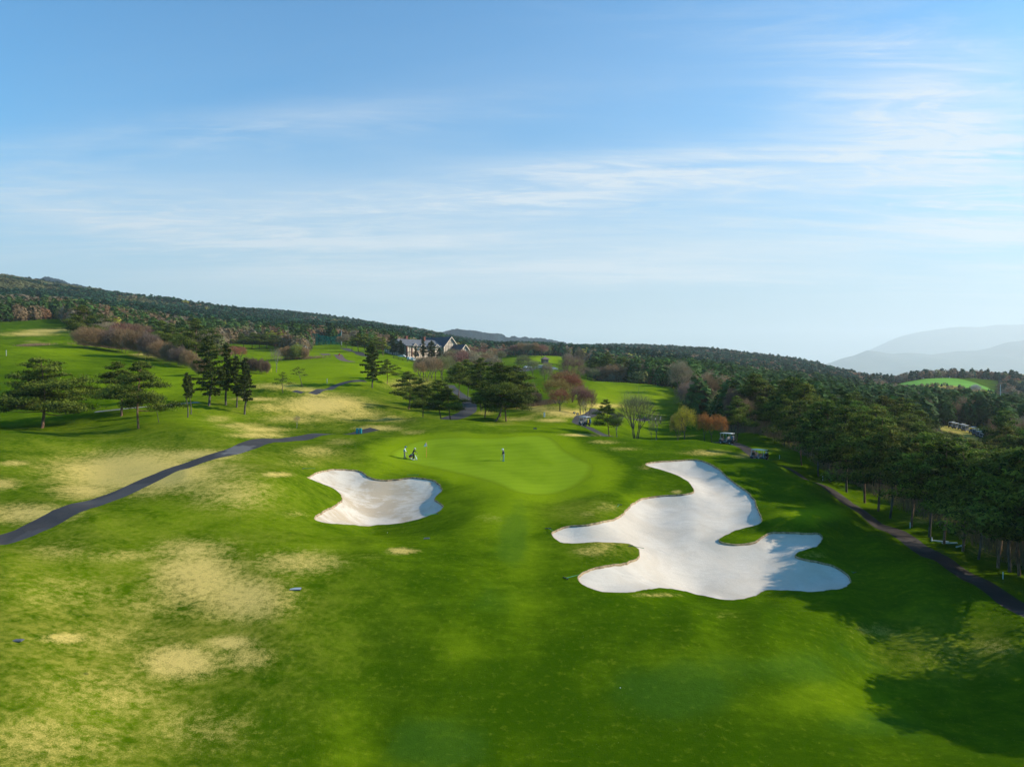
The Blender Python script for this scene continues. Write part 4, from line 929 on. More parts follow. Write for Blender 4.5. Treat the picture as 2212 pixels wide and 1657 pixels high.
for (u, v, vt, w, c, Ya, lb) in [(1236,838,765,62,(0.27,0.165,0.12),250,'big round brown budding tree behind the knoll group'), (1180,822,772,32,GRY,262,'bare grey tree before the car park'), (1132,806,764,40,OLV,320,'olive bare tree before the car park, left of the grey one'), (1152,812,778,30,OLV,300,'low olive bare tree between the two car park trees')]:
    tree('budding_tree', BARES[2], 9, u, v, vt, lb, 'tree', None, w, 3.6, c, Yat=Ya)
# pines along the right-hand path
ROW = [(1732,1013,858),(1768,1031,856),(1793,1046,852),(1829,1060,862),(1868,1076,868),(1897,1089,872),(1922,1105,888),(1969,1126,900),(2008,1154,912),(2039,1166,928),(2079,1193,940),(2113,1204,950),(2155,1230,962),(2181,1245,955),(2202,1258,950),(2230,1275,960),(2262,1300,975)]
GRP = 'tall pines lining the right path'
for i, (u, v, vt) in enumerate(ROW):
    Yr = float(np.interp(u, [1732, 1830, 1970, 2010, 2080, 2155, 2262], [109, 92, 77, 73, 69, 65, 60]))
    x, y, _ = place(u, v, Yr); h = max(9.0, (v - vt) / F * Yr * random.uniform(0.94, 1.02))
    pr = TALLP[i % 5]; s = h / 12
    e = link('pine_tree', None, None, (x, y, hz(x, y)), random.uniform(0, 6.28), (s * 1.12, s * 1.12, s))
    tag(e, 'tall dark pine with slim bare trunk in the front row along the right path', 'tree', GRP)
    link('trunk', pr[0], e); c = link('crown', pr[1], e); c.color = (random.uniform(.8, 1.1), random.uniform(.85, 1.1), .95, 1)
# pines just outside the right edge of the frame, whose shade falls on the foreground
for (x, y, h) in [(45.5, 43, 13), (50, 41.2, 13.5), (47, 39.4, 12), (44.5, 46, 12.5), (45, 56.5, 12.5)]:
    pr = TALLP[int(x * 7 + y) % 5]; s = h / 12
    e = link('pine_tree', None, None, (x, y, hz(x, y)), random.uniform(0, 6.28), (s * 1.15, s * 1.15, s))
    tag(e, 'tall dark pine with slim bare trunk in the front row along the right path', 'tree', GRP)
    link('trunk', pr[0], e); c = link('crown', pr[1], e); c.color = (1, 1, 1, 1)
# ------------------------------------------------------------------ woods
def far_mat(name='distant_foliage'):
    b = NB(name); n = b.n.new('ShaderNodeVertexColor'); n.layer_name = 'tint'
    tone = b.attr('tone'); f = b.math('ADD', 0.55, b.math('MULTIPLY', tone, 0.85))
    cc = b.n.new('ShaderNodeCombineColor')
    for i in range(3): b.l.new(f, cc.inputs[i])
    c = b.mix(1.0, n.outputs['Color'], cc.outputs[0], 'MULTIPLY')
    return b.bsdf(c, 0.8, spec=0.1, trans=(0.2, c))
M_FAR = far_mat()
Y0U = np.array([(-900,330),(-200,360),(0,392),(60,405),(130,440),(172,335),(300,315),(450,312),(505,420),(600,425),(640,345),(662,352),(670,470),(760,470),(790,420),(850,432),(870,470),(1000,470),(1020,640),(1240,640),(1290,600)])
YMX = np.array([(-900,1250),(0,1330),(400,1520),(800,1950),(1000,2350),(1400,2000),(1650,1500),(1800,1150),(1900,880),(2000,800),(2212,830),(3200,850)])
R2 = np.random.default_rng(77)
pts = []
for y0, y1, sp in ((38, 330, 5.8), (330, 700, 6.6), (700, 1200, 8.0), (1200, 2400, 11.5)):
    ys = np.arange(y0, y1, sp)
    for yy in ys:
        xs = np.arange(-1.0 * yy - 20, 1.05 * yy + 20, sp)
        pts.append(np.column_stack([xs + R2.uniform(-.45, .45, len(xs)) * sp, yy + R2.uniform(-.45, .45, len(xs)) * sp]))
pts = np.concatenate(pts); px_, py_ = pts.T
uu = 1106 + F * px_ / py_
left = (uu < 1290) & (py_ > np.interp(uu, Y0U[:, 0], Y0U[:, 1]))
right = (uu >= 1255) & (px_ > np.interp(py_, EDGE[:, 0], EDGE[:, 1]) + 1.5) & (py_ < 1e5)
m = (left | right) & (py_ < np.interp(uu, YMX[:, 0], YMX[:, 1]))
m &= ~((uu > 1905) & (uu < 2165) & (py_ > 595) & (py_ < 748))
m &= ~((uu > 2030) & (uu < 2150) & (py_ > 185) & (py_ < 246))
m &= ~((px_ > 30) & (px_ < 52) & (py_ < 112)) & ~((px_ < 110) & (py_ < 52)) & ~((px_ > 30) & (px_ < 72) & (py_ < 60)) & ~((px_ > 100) & (py_ < 60))
pts = pts[m]; px_, py_ = pts.T; uu = uu[m]; pz_ = height(px_, py_)
_, vv = project(px_, py_, pz_)
nz1 = vnoise(px_, py_, 60, 11); nz2 = vnoise(px_, py_, 170, 12); rr = R2.random(len(px_))
brown = np.full(len(px_), 0.25)
ysince = py_ - np.interp(uu, Y0U[:, 0], Y0U[:, 1])
L_ = uu < 1010
brown = np.where(L_ & (ysince < 90), 0.80, brown)
brown = np.where(L_ & (ysince >= 90) & (ysince < 260), 0.35 + 0.5 * (uu < 420), brown)
brown = np.where(L_ & (ysince >= 260), 0.10 + 0.5 * (nz1 > 0.35), brown)
brown = np.where((uu > 820) & (uu < 985) & (py_ > 1500), 0.9, brown)
brown = np.where((uu >= 1010) & (uu < 1290), 0.35 + 0.4 * nz1, brown)
brown = np.where((uu >= 1280) & (uu < 1480) & (py_ < 420), 0.60, brown)
brown = np.where((uu >= 1290) & (py_ > 420), 0.40 + 0.4 * nz1, brown)
brown = np.where((uu >= 1460) & (py_ <= 420), 0.24 + 0.5 * np.clip(nz1, 0, 1), brown)
brown = np.where((uu >= 1850) & (py_ > 430), 0.65, brown)
brown = np.where((px_ > 40) & (py_ < 150), 0.06, brown)
isb = rr < brown
larch = L_ & (((uu < 360) & (vv > 592) & (vv < 640) & (ysince > 420)) | ((uu >= 250) & (uu < 470) & (vv < 668) & (vv > 650))) & (nz1 > -0.25)
isb = isb | larch
hgt = np.where(isb, R2.uniform(7.5, 10.5, len(px_)), R2.uniform(9.5, 13, len(px_)))
hgt = hgt * np.where(py_ > 900, 0.95, np.where((py_ > 420) & (uu < 1500), 1.05, 1.0))
# low growth where the parked carts show over the treetops
win = (uu > 1995) & (uu < 2165) & (py_ < 240)
lim = (vv - 951 - 0.2 * (2150 - uu) * 0.0) / F * py_
lim = np.where(uu < 2100, (vv - np.interp(uu, [1995, 2060, 2100, 2150], [920, 932, 944, 956])) / F * py_, (vv - np.interp(uu, [2100, 2150], [946, 958])) / F * py_)
hgt = np.where(win, np.minimum(hgt, lim), hgt)
mw = (uu > 1885) & (uu < 2180) & (py_ > 330) & (py_ < 600)
hgt = np.where(mw, np.clip((vv - np.interp(uu, [1900, 2150], [824, 849])) / F * py_, 3.2, hgt), hgt)
# keep the front wood no taller than the row along the path
keepm = hgt > 3.0
px_, py_, pz_, uu, vv, isb, larch, hgt, nz1, nz2, ysince = [a[keepm] for a in (px_, py_, pz_, uu, vv, isb, larch, hgt, nz1, nz2, ysince)]
# nearer things first; skip trees wholly hidden behind nearer ground or crowns
order = np.argsort(py_); _, vtop = project(px_, py_, pz_ + hgt)
Hb = np.full(4400, 5000.0); vis = np.zeros(len(px_), bool)
gb = np.geomspace(300, 2400, 60); gU = np.arange(-900, 3400, 20)
for i in order:
    w = 3.2 / py_[i] * F; a = int(np.clip((uu[i] - w * 0.7 + 1000), 0, 4390)); b = int(np.clip(uu[i] + w * 0.7 + 1000, a + 1, 4399))
    seg = Hb[a:b]
    vis[i] = vtop[i] < seg.max() - 0.8
    if uu[i] > -250 and uu[i] < 2500: Hb[a:b] = np.minimum(seg, vtop[i] + 0.30 * hgt[i] / py_[i] * F)
inview = (uu > -40) & (uu < 2255)
near_ind = (py_ < 158) & (px_ > 0)
cand = np.where(inview & vis | near_ind)[0]; cand = cand[np.argsort(py_[cand])]
ind_p = [i for i in cand if not isb[i]][:205]; ind_b = [i for i in cand if isb[i]][:190]
ind = set(ind_p) | set(ind_b)
def btint(i):
    if larch[i]: return np.array([0.150, 0.150, 0.060]) * R2.uniform(.85, 1.1)
    q = R2.random()
    c = np.array([0.205, 0.138, 0.075]) if q < 0.45 else np.array([0.215, 0.115, 0.058]) if q < 0.62 else np.array([0.19, 0.155, 0.098]) if q < 0.86 else np.array([0.165, 0.175, 0.055]) if q < 0.965 else np.array([0.34, 0.33, 0.04])
    return c * R2.uniform(.85, 1.15) * (1.05 if py_[i] > 420 else 1.1)
def ptint(i):
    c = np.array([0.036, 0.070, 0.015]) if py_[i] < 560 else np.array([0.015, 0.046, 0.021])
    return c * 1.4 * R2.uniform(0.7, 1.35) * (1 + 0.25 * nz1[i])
LABS = {'p0': ('dark pine crowding the wood behind the front row along the right path', 'pines behind the row along the right path'),
        'b0': ('brown leafless tree mixed among the pines of the right wood', 'brown trees in the right wood'),
        'p1': ('dark green pine in the far wood beyond the fairways', 'pines in the far wood'),
        'b1': ('brown or budding tree at the front of the far wood', 'brown trees in the far wood')}
for i in sorted(ind):
    near = px_[i] > 38 and py_[i] < 330
    lb, gp = LABS[('b' if isb[i] else 'p') + ('0' if near else '1')]
    rz = float(R2.uniform(0, 6.28)); x, y, z, h = float(px_[i]), float(py_[i]), float(pz_[i]), float(hgt[i])
    if py_[i] < 175:
        pr = TALLP[int(R2.integers(0, 5))] if not isb[i] else BARES[1 + int(R2.integers(0, 2))]; h0 = 12 if not isb[i] else 9
        e = link('budding_tree' if isb[i] else 'pine_tree', None, None, (x, y, z), rz, (h / h0 * 1.05, h / h0 * 1.05, h / h0))
        tag(e, lb, 'tree', gp)
        link('trunk', pr[0], e); c = link('crown', pr[1], e)
        c.color = (*(btint(i) * 1.7), 1) if isb[i] else (float(R2.uniform(.7, 1.15)), float(R2.uniform(.8, 1.1)), .95, 1)
    else:
        k = int(R2.integers(0, 3)); me = MIDBJ[k] if isb[i] else (MIDPJ[k] if R2.random() < 0.75 else MIDFJ[k % 2]); h0 = 9 if isb[i] else 11
        e = link('budding_tree' if isb[i] else 'pine_tree', me, None, (x, y, z), rz, (h / h0 * 1.05, h / h0 * 1.05, h / h0))
        e.color = (*(btint(i) * 1.8), 1) if isb[i] else (float(R2.uniform(.8, 1.6)), float(R2.uniform(.95, 1.5)), float(R2.uniform(.85, 1.3)), 1)
        tag(e, lb, 'tree', gp)
# everything further back: one mass per kind of wood
rest = np.array([i for i in range(len(px_)) if i not in ind and (vis[i] or R2.random() < 0.18)])
print('wood: individuals', len(ind), 'mass', len(rest))
def mass(name, ids, tf, size_f, ntri, conic, kind):
    V = []; T = []; C = []
    tmpl = [low_round(200 + k, ntri, size_f, 0.75, conic) for k in range(5)]
    ks = R2.integers(0, 5, len(ids))
    for k in range(5):
        s = ids[ks == k]
        if len(s) == 0: continue
        tv, tt = tmpl[k]; a = R2.uniform(0, 6.28, len(s)); ca, sa = np.cos(a), np.sin(a)
        h = hgt[s]; r = h * (0.34 if kind == 'p' else 0.42) * R2.uniform(.85, 1.2, len(s)) * np.where(py_[s] > 900, 1.5, 1.15)
        x = (tv[None, :, 0] * ca[:, None] - tv[None, :, 1] * sa[:, None]) * r[:, None] + px_[s][:, None]
        y = (tv[None, :, 0] * sa[:, None] + tv[None, :, 1] * ca[:, None]) * r[:, None] + py_[s][:, None]
        z = tv[None, :, 2] * h[:, None] + pz_[s][:, None] - 0.4
        V.append(np.stack([x, y, z], -1).reshape(-1, 3)); T.append(np.tile(tt, len(s)))
        tint = np.array([(btint(i) if kind == 'b' else ptint(i)) for i in s])
        C.append(np.repeat(tint, len(tt), axis=0))
    if not V: return
    V = np.concatenate(V); T = np.concatenate(T); C = np.concatenate(C)
    me = np_mesh(name, V, np.arange(len(V)).reshape(-1, 3), [M_FAR], False, attrs={'tone': T})
    ca_ = me.color_attributes.new('tint', 'FLOAT_COLOR', 'POINT')
    ca_.data.foreach_set('color', np.column_stack([C, np.ones(len(C))]).astype(np.float32).ravel())
    tag(link(name, me), kind='stuff')
yr = py_[rest]; br = isb[rest]
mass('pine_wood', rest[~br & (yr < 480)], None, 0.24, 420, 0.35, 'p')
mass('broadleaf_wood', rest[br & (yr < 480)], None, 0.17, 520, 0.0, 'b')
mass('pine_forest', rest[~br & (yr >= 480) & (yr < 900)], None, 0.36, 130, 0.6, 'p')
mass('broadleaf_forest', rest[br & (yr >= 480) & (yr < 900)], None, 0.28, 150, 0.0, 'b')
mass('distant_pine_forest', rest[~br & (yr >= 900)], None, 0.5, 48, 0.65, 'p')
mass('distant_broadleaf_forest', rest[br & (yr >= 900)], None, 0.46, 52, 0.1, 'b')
# rows of brown trees on the rises beyond the car park
for i, (u, v, vt, w, c) in enumerate([(1112,768,743,30,PUR),(1126,767,738,32,BRN),(1141,768,739,34,GRY),(1156,769,738,34,BRN),(1170,768,740,32,PUR),(1070,758,741,26,BRN),(1084,760,744,24,PUR),(1097,764,748,22,GRY),(1252,790,756,26,(0.3,0.22,0.12))]):
    tree('budding_tree', MIDB[i % 3], 9, u, v, vt, 'brown budding tree in the row on the rise beyond the car park', 'tree', 'brown trees beyond the car park', w, 4.0, c, Yat=495)
R3 = np.random.default_rng(12); mids = []
for k in range(400):
    u = R3.uniform(965, 1290); Yq = R3.uniform(300, 470)
    x, y, z = place(u, 800, Yq); z = hz(x, y); _, v = project(x, y, z); h = R3.uniform(6.5, 9.5); vt = v - h / Yq * F
    if 1120 < u < 1215 and 345 < Yq < 400: continue
    if 1085 < u < 1225 and vt < 788 and 766 < v: continue
    if 1226 < u < 1290 and vt < 792: continue
    if any((x - a) ** 2 + (y - b_) ** 2 < 60 for a, b_, *_ in mids): continue
    mids.append((x, y, z, h))
    if len(mids) > 46: break
for k, (x, y, z, h) in enumerate(mids):
    e = link('budding_tree', None, None, (x, y, z), float(R3.uniform(0, 6)), (h / 9 * 1.1, h / 9 * 1.1, h / 9)); tag(e, 'brown or olive budding tree in the loose grove before the clubhouse and car park', 'tree', 'grove before the car park')
    link('trunk', MIDB[k % 3][0], e); c = link('crown', MIDB[k % 3][1], e); c.color = (*[BRN, OLV, GRY, (0.29, 0.2, 0.12), PUR][int(R3.integers(0, 5))], 1)
# dead brush between the trunks of the right wood
g = Geo(); n = 60000
bx = R2.uniform(46.0, 84, n); by = R2.uniform(40, 165, n); okb = bx > np.interp(by, EDGE[:, 0], EDGE[:, 1]) - 1.0
bx = bx[okb]; by = by[okb]; bz = height(bx, by); n = len(bx)
p = np.column_stack([bx, by, bz]); q = p + np.column_stack([R2.normal(size=n) * 0.35, R2.normal(size=n) * 0.35, R2.uniform(0.4, 1.0, n) * np.clip((bx - 45) * 0.7, 0.8, 3.6)])
rng = np.random.default_rng(5)
g.strands(p, q, 0.05, np.clip(0.5 + 0.3 * R2.normal(size=n), 0, 1))
br_ = g.mesh('undergrowth', [M_TWIG]); o = link('undergrowth', br_); o.color = (0.23, 0.17, 0.095, 1); tag(o, kind='stuff')
# straw coloured tall grass at thicket feet
g = Geo(); spots = [(1140,870,182,6,2.5),(1165,868,184,4,2.0),(350,786,262,22,3),(650,775,292,8,2),(215,738,262,6,2),(70,738,262,5,2)]
for (u, v, Yg, rx, ry) in spots:
    x, y, _ = place(u, v, Yg); n = 1500; bx = x + R2.normal(size=n) * rx * .6; by = y + R2.normal(size=n) * ry * .6; bz = height(bx, by)
    p = np.column_stack([bx, by, bz]); g.strands(p, p + np.column_stack([R2.normal(size=n) * .2, R2.normal(size=n) * .2, R2.uniform(.5, 1.3, n)]), 0.10, R2.random(n))
o = link('tall_dry_grass', g.mesh('tall_dry_grass', [M_TWIG])); o.color = (0.42, 0.28, 0.15, 1); tag(o, kind='stuff')
# loose turf tufts that break up the nearest grass
g = Geo(); n = 30000
by = 30 * np.exp(R2.random(n) * math.log(95 / 30)); bx = (R2.random(n) * 1.6 - 0.8) * by
dens = vnoise(bx, by, 4, 21) + 0.4 * vnoise(bx, by, 1.2, 22); s = dens > 0.12
for poly in (SMALL_B, BIG_B, GREEN, P_LEFT, P_RIGHT): s &= ~in_poly(bx, by, poly)
bx, by = bx[s], by[s]; bz = height(bx, by); n = len(bx); p = np.column_stack([bx, by, bz - 0.01])
g.strands(p, p + np.column_stack([R2.normal(size=n) * .03, R2.normal(size=n) * .03, R2.uniform(.03, .075, n)]), 0.035, R2.random(n))
M_TUFT = NB('turf_tuft'); M_TUFT = M_TUFT.bsdf(M_TUFT.mix(M_TUFT.attr('tone'), (0.035, 0.085, 0.008), (0.20, 0.24, 0.05)), 0.8, spec=0.1)
tag(link('turf_tufts', g.mesh('turf_tufts', [M_TUFT])), kind='stuff')

# ------------------------------------------------------------------ distant hills and mountains
def ridge(name, prof, Y0, depth, base, mat, rough, step=14, bumps=0.0):
    us = np.arange(prof[0][0], prof[-1][0] + 1, step); vs = np.interp(us, [p[0] for p in prof], [p[1] for p in prof])
    ss = np.linspace(-1, 1, 33); V = []
    for k, s_ in enumerate(ss):
        y = Y0 + s_ * depth; x = (us - 1106) / F * Y0 * (1 + 0.0 * s_)
        H = CZ - np.array([tan_down(v) for v in vs]) * Y0 - base
        prof_s = max(0.0, 1 - abs(s_)) ** 0.85
        z = base + H * prof_s * (1 + rough * vnoise(x, np.full(len(x), y), depth * 0.35, 31 + k * 0) * (1 - prof_s) * 2.2)
        if bumps and abs(s_) < 0.9: z = z + bumps * 0.9 * (R2.random(len(x)) - .5) + bumps * vnoise(x, np.full(len(x), y), 26, 41) + bumps * 0.6 * vnoise(x, np.full(len(x), y), 55, 42)
        V.append(np.column_stack([x, np.full(len(x), y), z]))
    m_ = len(us); idx = np.arange(len(ss) * m_).reshape(len(ss), m_)
    f = np.stack([idx[:-1, :-1], idx[:-1, 1:], idx[1:, 1:], idx[1:, :-1]], -1).reshape(-1, 4)
    return tag(link(name, np_mesh(name, np.concatenate(V), f, [mat])), kind='structure')
b = NB('mountain_slope'); P = b.coord()
M_MTN = b.bsdf(b.mix(b.ramp(b.noise(P, 0.002, 5, 0.6), .35, .65), (0.07, 0.10, 0.09), (0.12, 0.13, 0.11)), 0.95, spec=0.05)
b = NB('wooded_hill'); P = b.coord(); nn = b.noise(P, 0.06, 4, 0.7)
M_HILL = b.bsdf(b.mix(b.ramp(b.math('ADD', b.math('MULTIPLY', nn, .5), b.math('MULTIPLY', b.noise(P, 0.006, 4), .5)), .4, .6), (0.004, 0.022, 0.032), (0.016, 0.034, 0.042)), 0.95, b.bump(nn, 1.0, 12.0), spec=0.05)
ridge('mountains', [(1760,796),(1785,788),(1816,775),(1845,768),(1872,757),(1900,760),(1924,765),(1960,762),(1990,764),(2012,766),(2064,759),(2106,758),(2137,752),(2160,744),(2176,739),(2195,738),(2212,735),(2300,722),(2450,730),(2700,760)], 13500, 2600, -195, M_MTN, 0.35)
ridge('far_mountains', [(1770,798),(1830,778),(1880,755),(1939,728),(1980,718),(2022,712),(2050,708),(2074,706),(2116,707),(2147,702),(2212,701),(2300,697),(2500,720),(2800,760)], 19500, 3300, -195, M_MTN, 0.3, 20)
ridge('blue_hill', [(900,760),(940,722),(965,713),(1000,710),(1015,711),(1050,718),(1075,720),(1095,728),(1120,727),(1150,729),(1172,731),(1200,736),(1225,742),(1300,760)], 3300, 420, -60, M_HILL, 0.3, 2, 5.0)
ridge('left_blue_hill', [(40,640),(85,599),(100,598),(125,602),(160,611),(185,618),(230,635)], 2400, 260, 60, M_HILL, 0.3, 2, 4.5)
# ------------------------------------------------------------------ built things
class MB:
    def __init__(s): s.v = []; s.f = []
    def add(s, vs, fs):
        b = len(s.v); s.v += [tuple(map(float, v)) for v in vs]; s.f += [tuple(i + b for i in f) for f in fs]; return s
    def box(s, c, d, rz=0.0, bev=0.0, ry=0.0):
        x, y, z = d[0] / 2, d[1] / 2, d[2] / 2; M = Matrix.Rotation(rz, 3, 'Z') @ Matrix.Rotation(ry, 3, 'Y')
        if bev <= 0:
            vs = [(sx * x, sy * y, sz * z) for sx in (-1, 1) for sy in (-1, 1) for sz in (-1, 1)]
            fs = [(0, 1, 3, 2), (4, 6, 7, 5), (0, 4, 5, 1), (2, 3, 7, 6), (0, 2, 6, 4), (1, 5, 7, 3)]
        else:
            vs = []; 
            for z_, k in ((-z, bev), (-z + bev, 0), (z - bev, 0), (z, bev)):
                X, Y = x - k, y - k; q = bev * 0.6
                vs += [(-X, -Y + q, z_), (-X + q, -Y, z_), (X - q, -Y, z_), (X, -Y + q, z_), (X, Y - q, z_), (X - q, Y, z_), (-X + q, Y, z_), (-X, Y - q, z_)]
            fs = [tuple(range(7, -1, -1)), tuple(range(24, 32))]
            for r in range(3): fs += [(r * 8 + k, r * 8 + (k + 1) % 8, r * 8 + 8 + (k + 1) % 8, r * 8 + 8 + k) for k in range(8)]
        return s.add([tuple(M @ Vector(v) + Vector(c)) for v in vs], fs)
    def cyl(s, p, q, r0, r1=None, n=8):
        r1 = r0 if r1 is None else r1; p, q = Vector(p), Vector(q); d = (q - p).normalized()
        a = d.orthogonal().normalized(); b = d.cross(a); vs = []
        for c, r in ((p, r0), (q, r1)):
            for k in range(n):
                t = 6.28318 * k / n; vs.append(tuple(c + (a * math.cos(t) + b * math.sin(t)) * r))
        fs = [(k, (k + 1) % n, n + (k + 1) % n, n + k) for k in range(n)] + [tuple(range(n - 1, -1, -1)), tuple(range(n, 2 * n))]
        return s.add(vs, fs)
    def ball(s, c, r, n=10, m=7, zmin=-1):
        vs = []; rx, ry, rz = r if isinstance(r, tuple) else (r, r, r)
        for i in range(m + 1):
            ph = -math.pi / 2 + math.pi * i / m
            for k in range(n): t = 6.28318 * k / n; vs.append((c[0] + rx * math.cos(ph) * math.cos(t), c[1] + ry * math.cos(ph) * math.sin(t), c[2] + rz * max(zmin, math.sin(ph))))
        return s.add(vs, [(i * n + k, i * n + (k + 1) % n, (i + 1) * n + (k + 1) % n, (i + 1) * n + k) for i in range(m) for k in range(n)])
    def sweep(s, pts, radii, n=8, flat=1.0):
        """smooth tapered limb along a curve"""
        P = [Vector(p) for p in pts]; rings = []
        for i, p in enumerate(P):
            d = (P[min(i + 1, len(P) - 1)] - P[max(i - 1, 0)]).normalized(); ref = Vector((0, 1, 0)) if abs(d.y) < 0.9 else Vector((1, 0, 0))
            a = d.cross(ref).normalized(); b = d.cross(a); r = radii[i]; ra, rb = (r if not isinstance(r, tuple) else r[0]), (r if not isinstance(r, tuple) else r[1])
            rings += [tuple(p + a * math.cos(6.28318 * k / n) * ra + b * math.sin(6.28318 * k / n) * rb) for k in range(n)]
        m = len(P); return s.add(rings, [(i * n + k, i * n + (k + 1) % n, (i + 1) * n + (k + 1) % n, (i + 1) * n + k) for i in range(m - 1) for k in range(n)] + [tuple(range(n - 1, -1, -1)), tuple(range((m - 1) * n, m * n))])
    def build(s, name, mat, parent=None, smooth=False):
        me = bpy.data.meshes.new(name); me.from_pydata(s.v, [], s.f); me.materials.append(mat)
        if smooth:
            me.shade_smooth()
        me.update(); return link(name, me, parent)
def thing(name, label, cat, loc, rz=0.0, group=None):
    return tag(link(name, None, None, loc, rz), label, cat, group)
def children(o): return [c for c in bpy.data.objects if c.parent is o]
def copy_tree(o, kids, loc, rz, label, group=None):
    r = o.copy(); COL.objects.link(r); r.location = loc; r.rotation_euler = (0, 0, rz); r['label'] = label
    if group: r['group'] = group
    elif 'group' in r: del r['group']
    for c, gk in kids:
        c2 = c.copy(); COL.objects.link(c2); c2.parent = r
        for g_ in gk: g2 = g_.copy(); COL.objects.link(g2); g2.parent = c2
    return r
def kids_of(o): return [(c, children(c)) for c in children(o)]
P_ = plain
white = P_('white_paint', (0.66, 0.67, 0.66), 0.35, var=0.05); black = P_('black_plastic', (0.02, 0.02, 0.022), 0.5)
steel = P_('grey_metal', (0.45, 0.46, 0.47), 0.4, metal=0.6); glassm = P_('dark_glass', (0.03, 0.045, 0.055), 0.08, spec=0.8)
teal = P_('teal_plastic', (0.02, 0.28, 0.30), 0.5); yellowp = P_('yellow_paint', (0.75, 0.55, 0.04), 0.5); orangep = P_('orange_paint', (0.80, 0.22, 0.04), 0.5); redp = P_('red_cloth', (0.65, 0.06, 0.05), 0.7)
skin = P_('skin', (0.50, 0.30, 0.21), 0.6, var=0.05); hairm = P_('black_hair', (0.015, 0.012, 0.01), 0.6)
navy = P_('navy_cloth', (0.014, 0.026, 0.06), 0.85); blk = P_('black_cloth', (0.012, 0.012, 0.015), 0.85); bluec = P_('blue_cloth', (0.05, 0.17, 0.36), 0.85); wcloth = P_('white_cloth', (0.76, 0.80, 0.83), 0.85, var=0.04)
greyc = P_('grey_cloth', (0.20, 0.19, 0.19), 0.9); tealc = P_('teal_cloth', (0.01, 0.11, 0.13), 0.85); crims = P_('crimson_cloth', (0.34, 0.01, 0.05), 0.85); gteal = P_('grey_teal_cloth', (0.13, 0.22, 0.23), 0.9); greenh = P_('green_handle', (0.03, 0.26, 0.10), 0.5)
silver = P_('silver_paint', (0.5, 0.52, 0.54), 0.3, metal=0.5); cream = P_('cream_plaster', (0.58, 0.46, 0.35), 0.9, var=0.08, scale=0.4); timber = P_('dark_timber', (0.05, 0.028, 0.022), 0.8)
roofg = P_('grey_roof', (0.115, 0.115, 0.122), 0.75, var=0.2, scale=0.8); roofd = P_('dark_slate_roof', (0.045, 0.050, 0.065), 0.75, var=0.2, scale=0.8); barge = P_('pale_bargeboard', (0.62, 0.50, 0.38), 0.8); brick = P_('red_brick', (0.17, 0.055, 0.04), 0.9, var=0.3, scale=3)
def ground(u, v, lo=16, hi=600, Y=None):
    if Y: x, y, _ = place(u, v, Y); return (x, y, hz(x, y))
    return hit(u, v, lo, hi)

# ---- people: one continuous body grown over a posed skeleton, clothes follow it
def skin_mesh(name, joints, bones, radii, mat, sub=1, root=0):
    me = bpy.data.meshes.new(name); me.from_pydata([tuple(j) for j in joints], bones, []); me.update()
    tmp = bpy.data.objects.new(name, me); COL.objects.link(tmp); md = tmp.modifiers.new('skin', 'SKIN'); md.use_smooth_shade = True
    for i, r in enumerate(radii):
        sv = me.skin_vertices[0].data[i]; sv.radius = r if isinstance(r, tuple) else (r, r); sv.use_root = (i == root)
    if sub: ss = tmp.modifiers.new('sub', 'SUBSURF'); ss.levels = sub; ss.render_levels = sub
    bpy.context.view_layer.update()
    out = bpy.data.meshes.new_from_object(tmp.evaluated_get(bpy.context.evaluated_depsgraph_get()))
    bpy.data.objects.remove(tmp); bpy.data.meshes.remove(me); out.name = name
    out.materials.clear(); out.materials.append(mat); return out
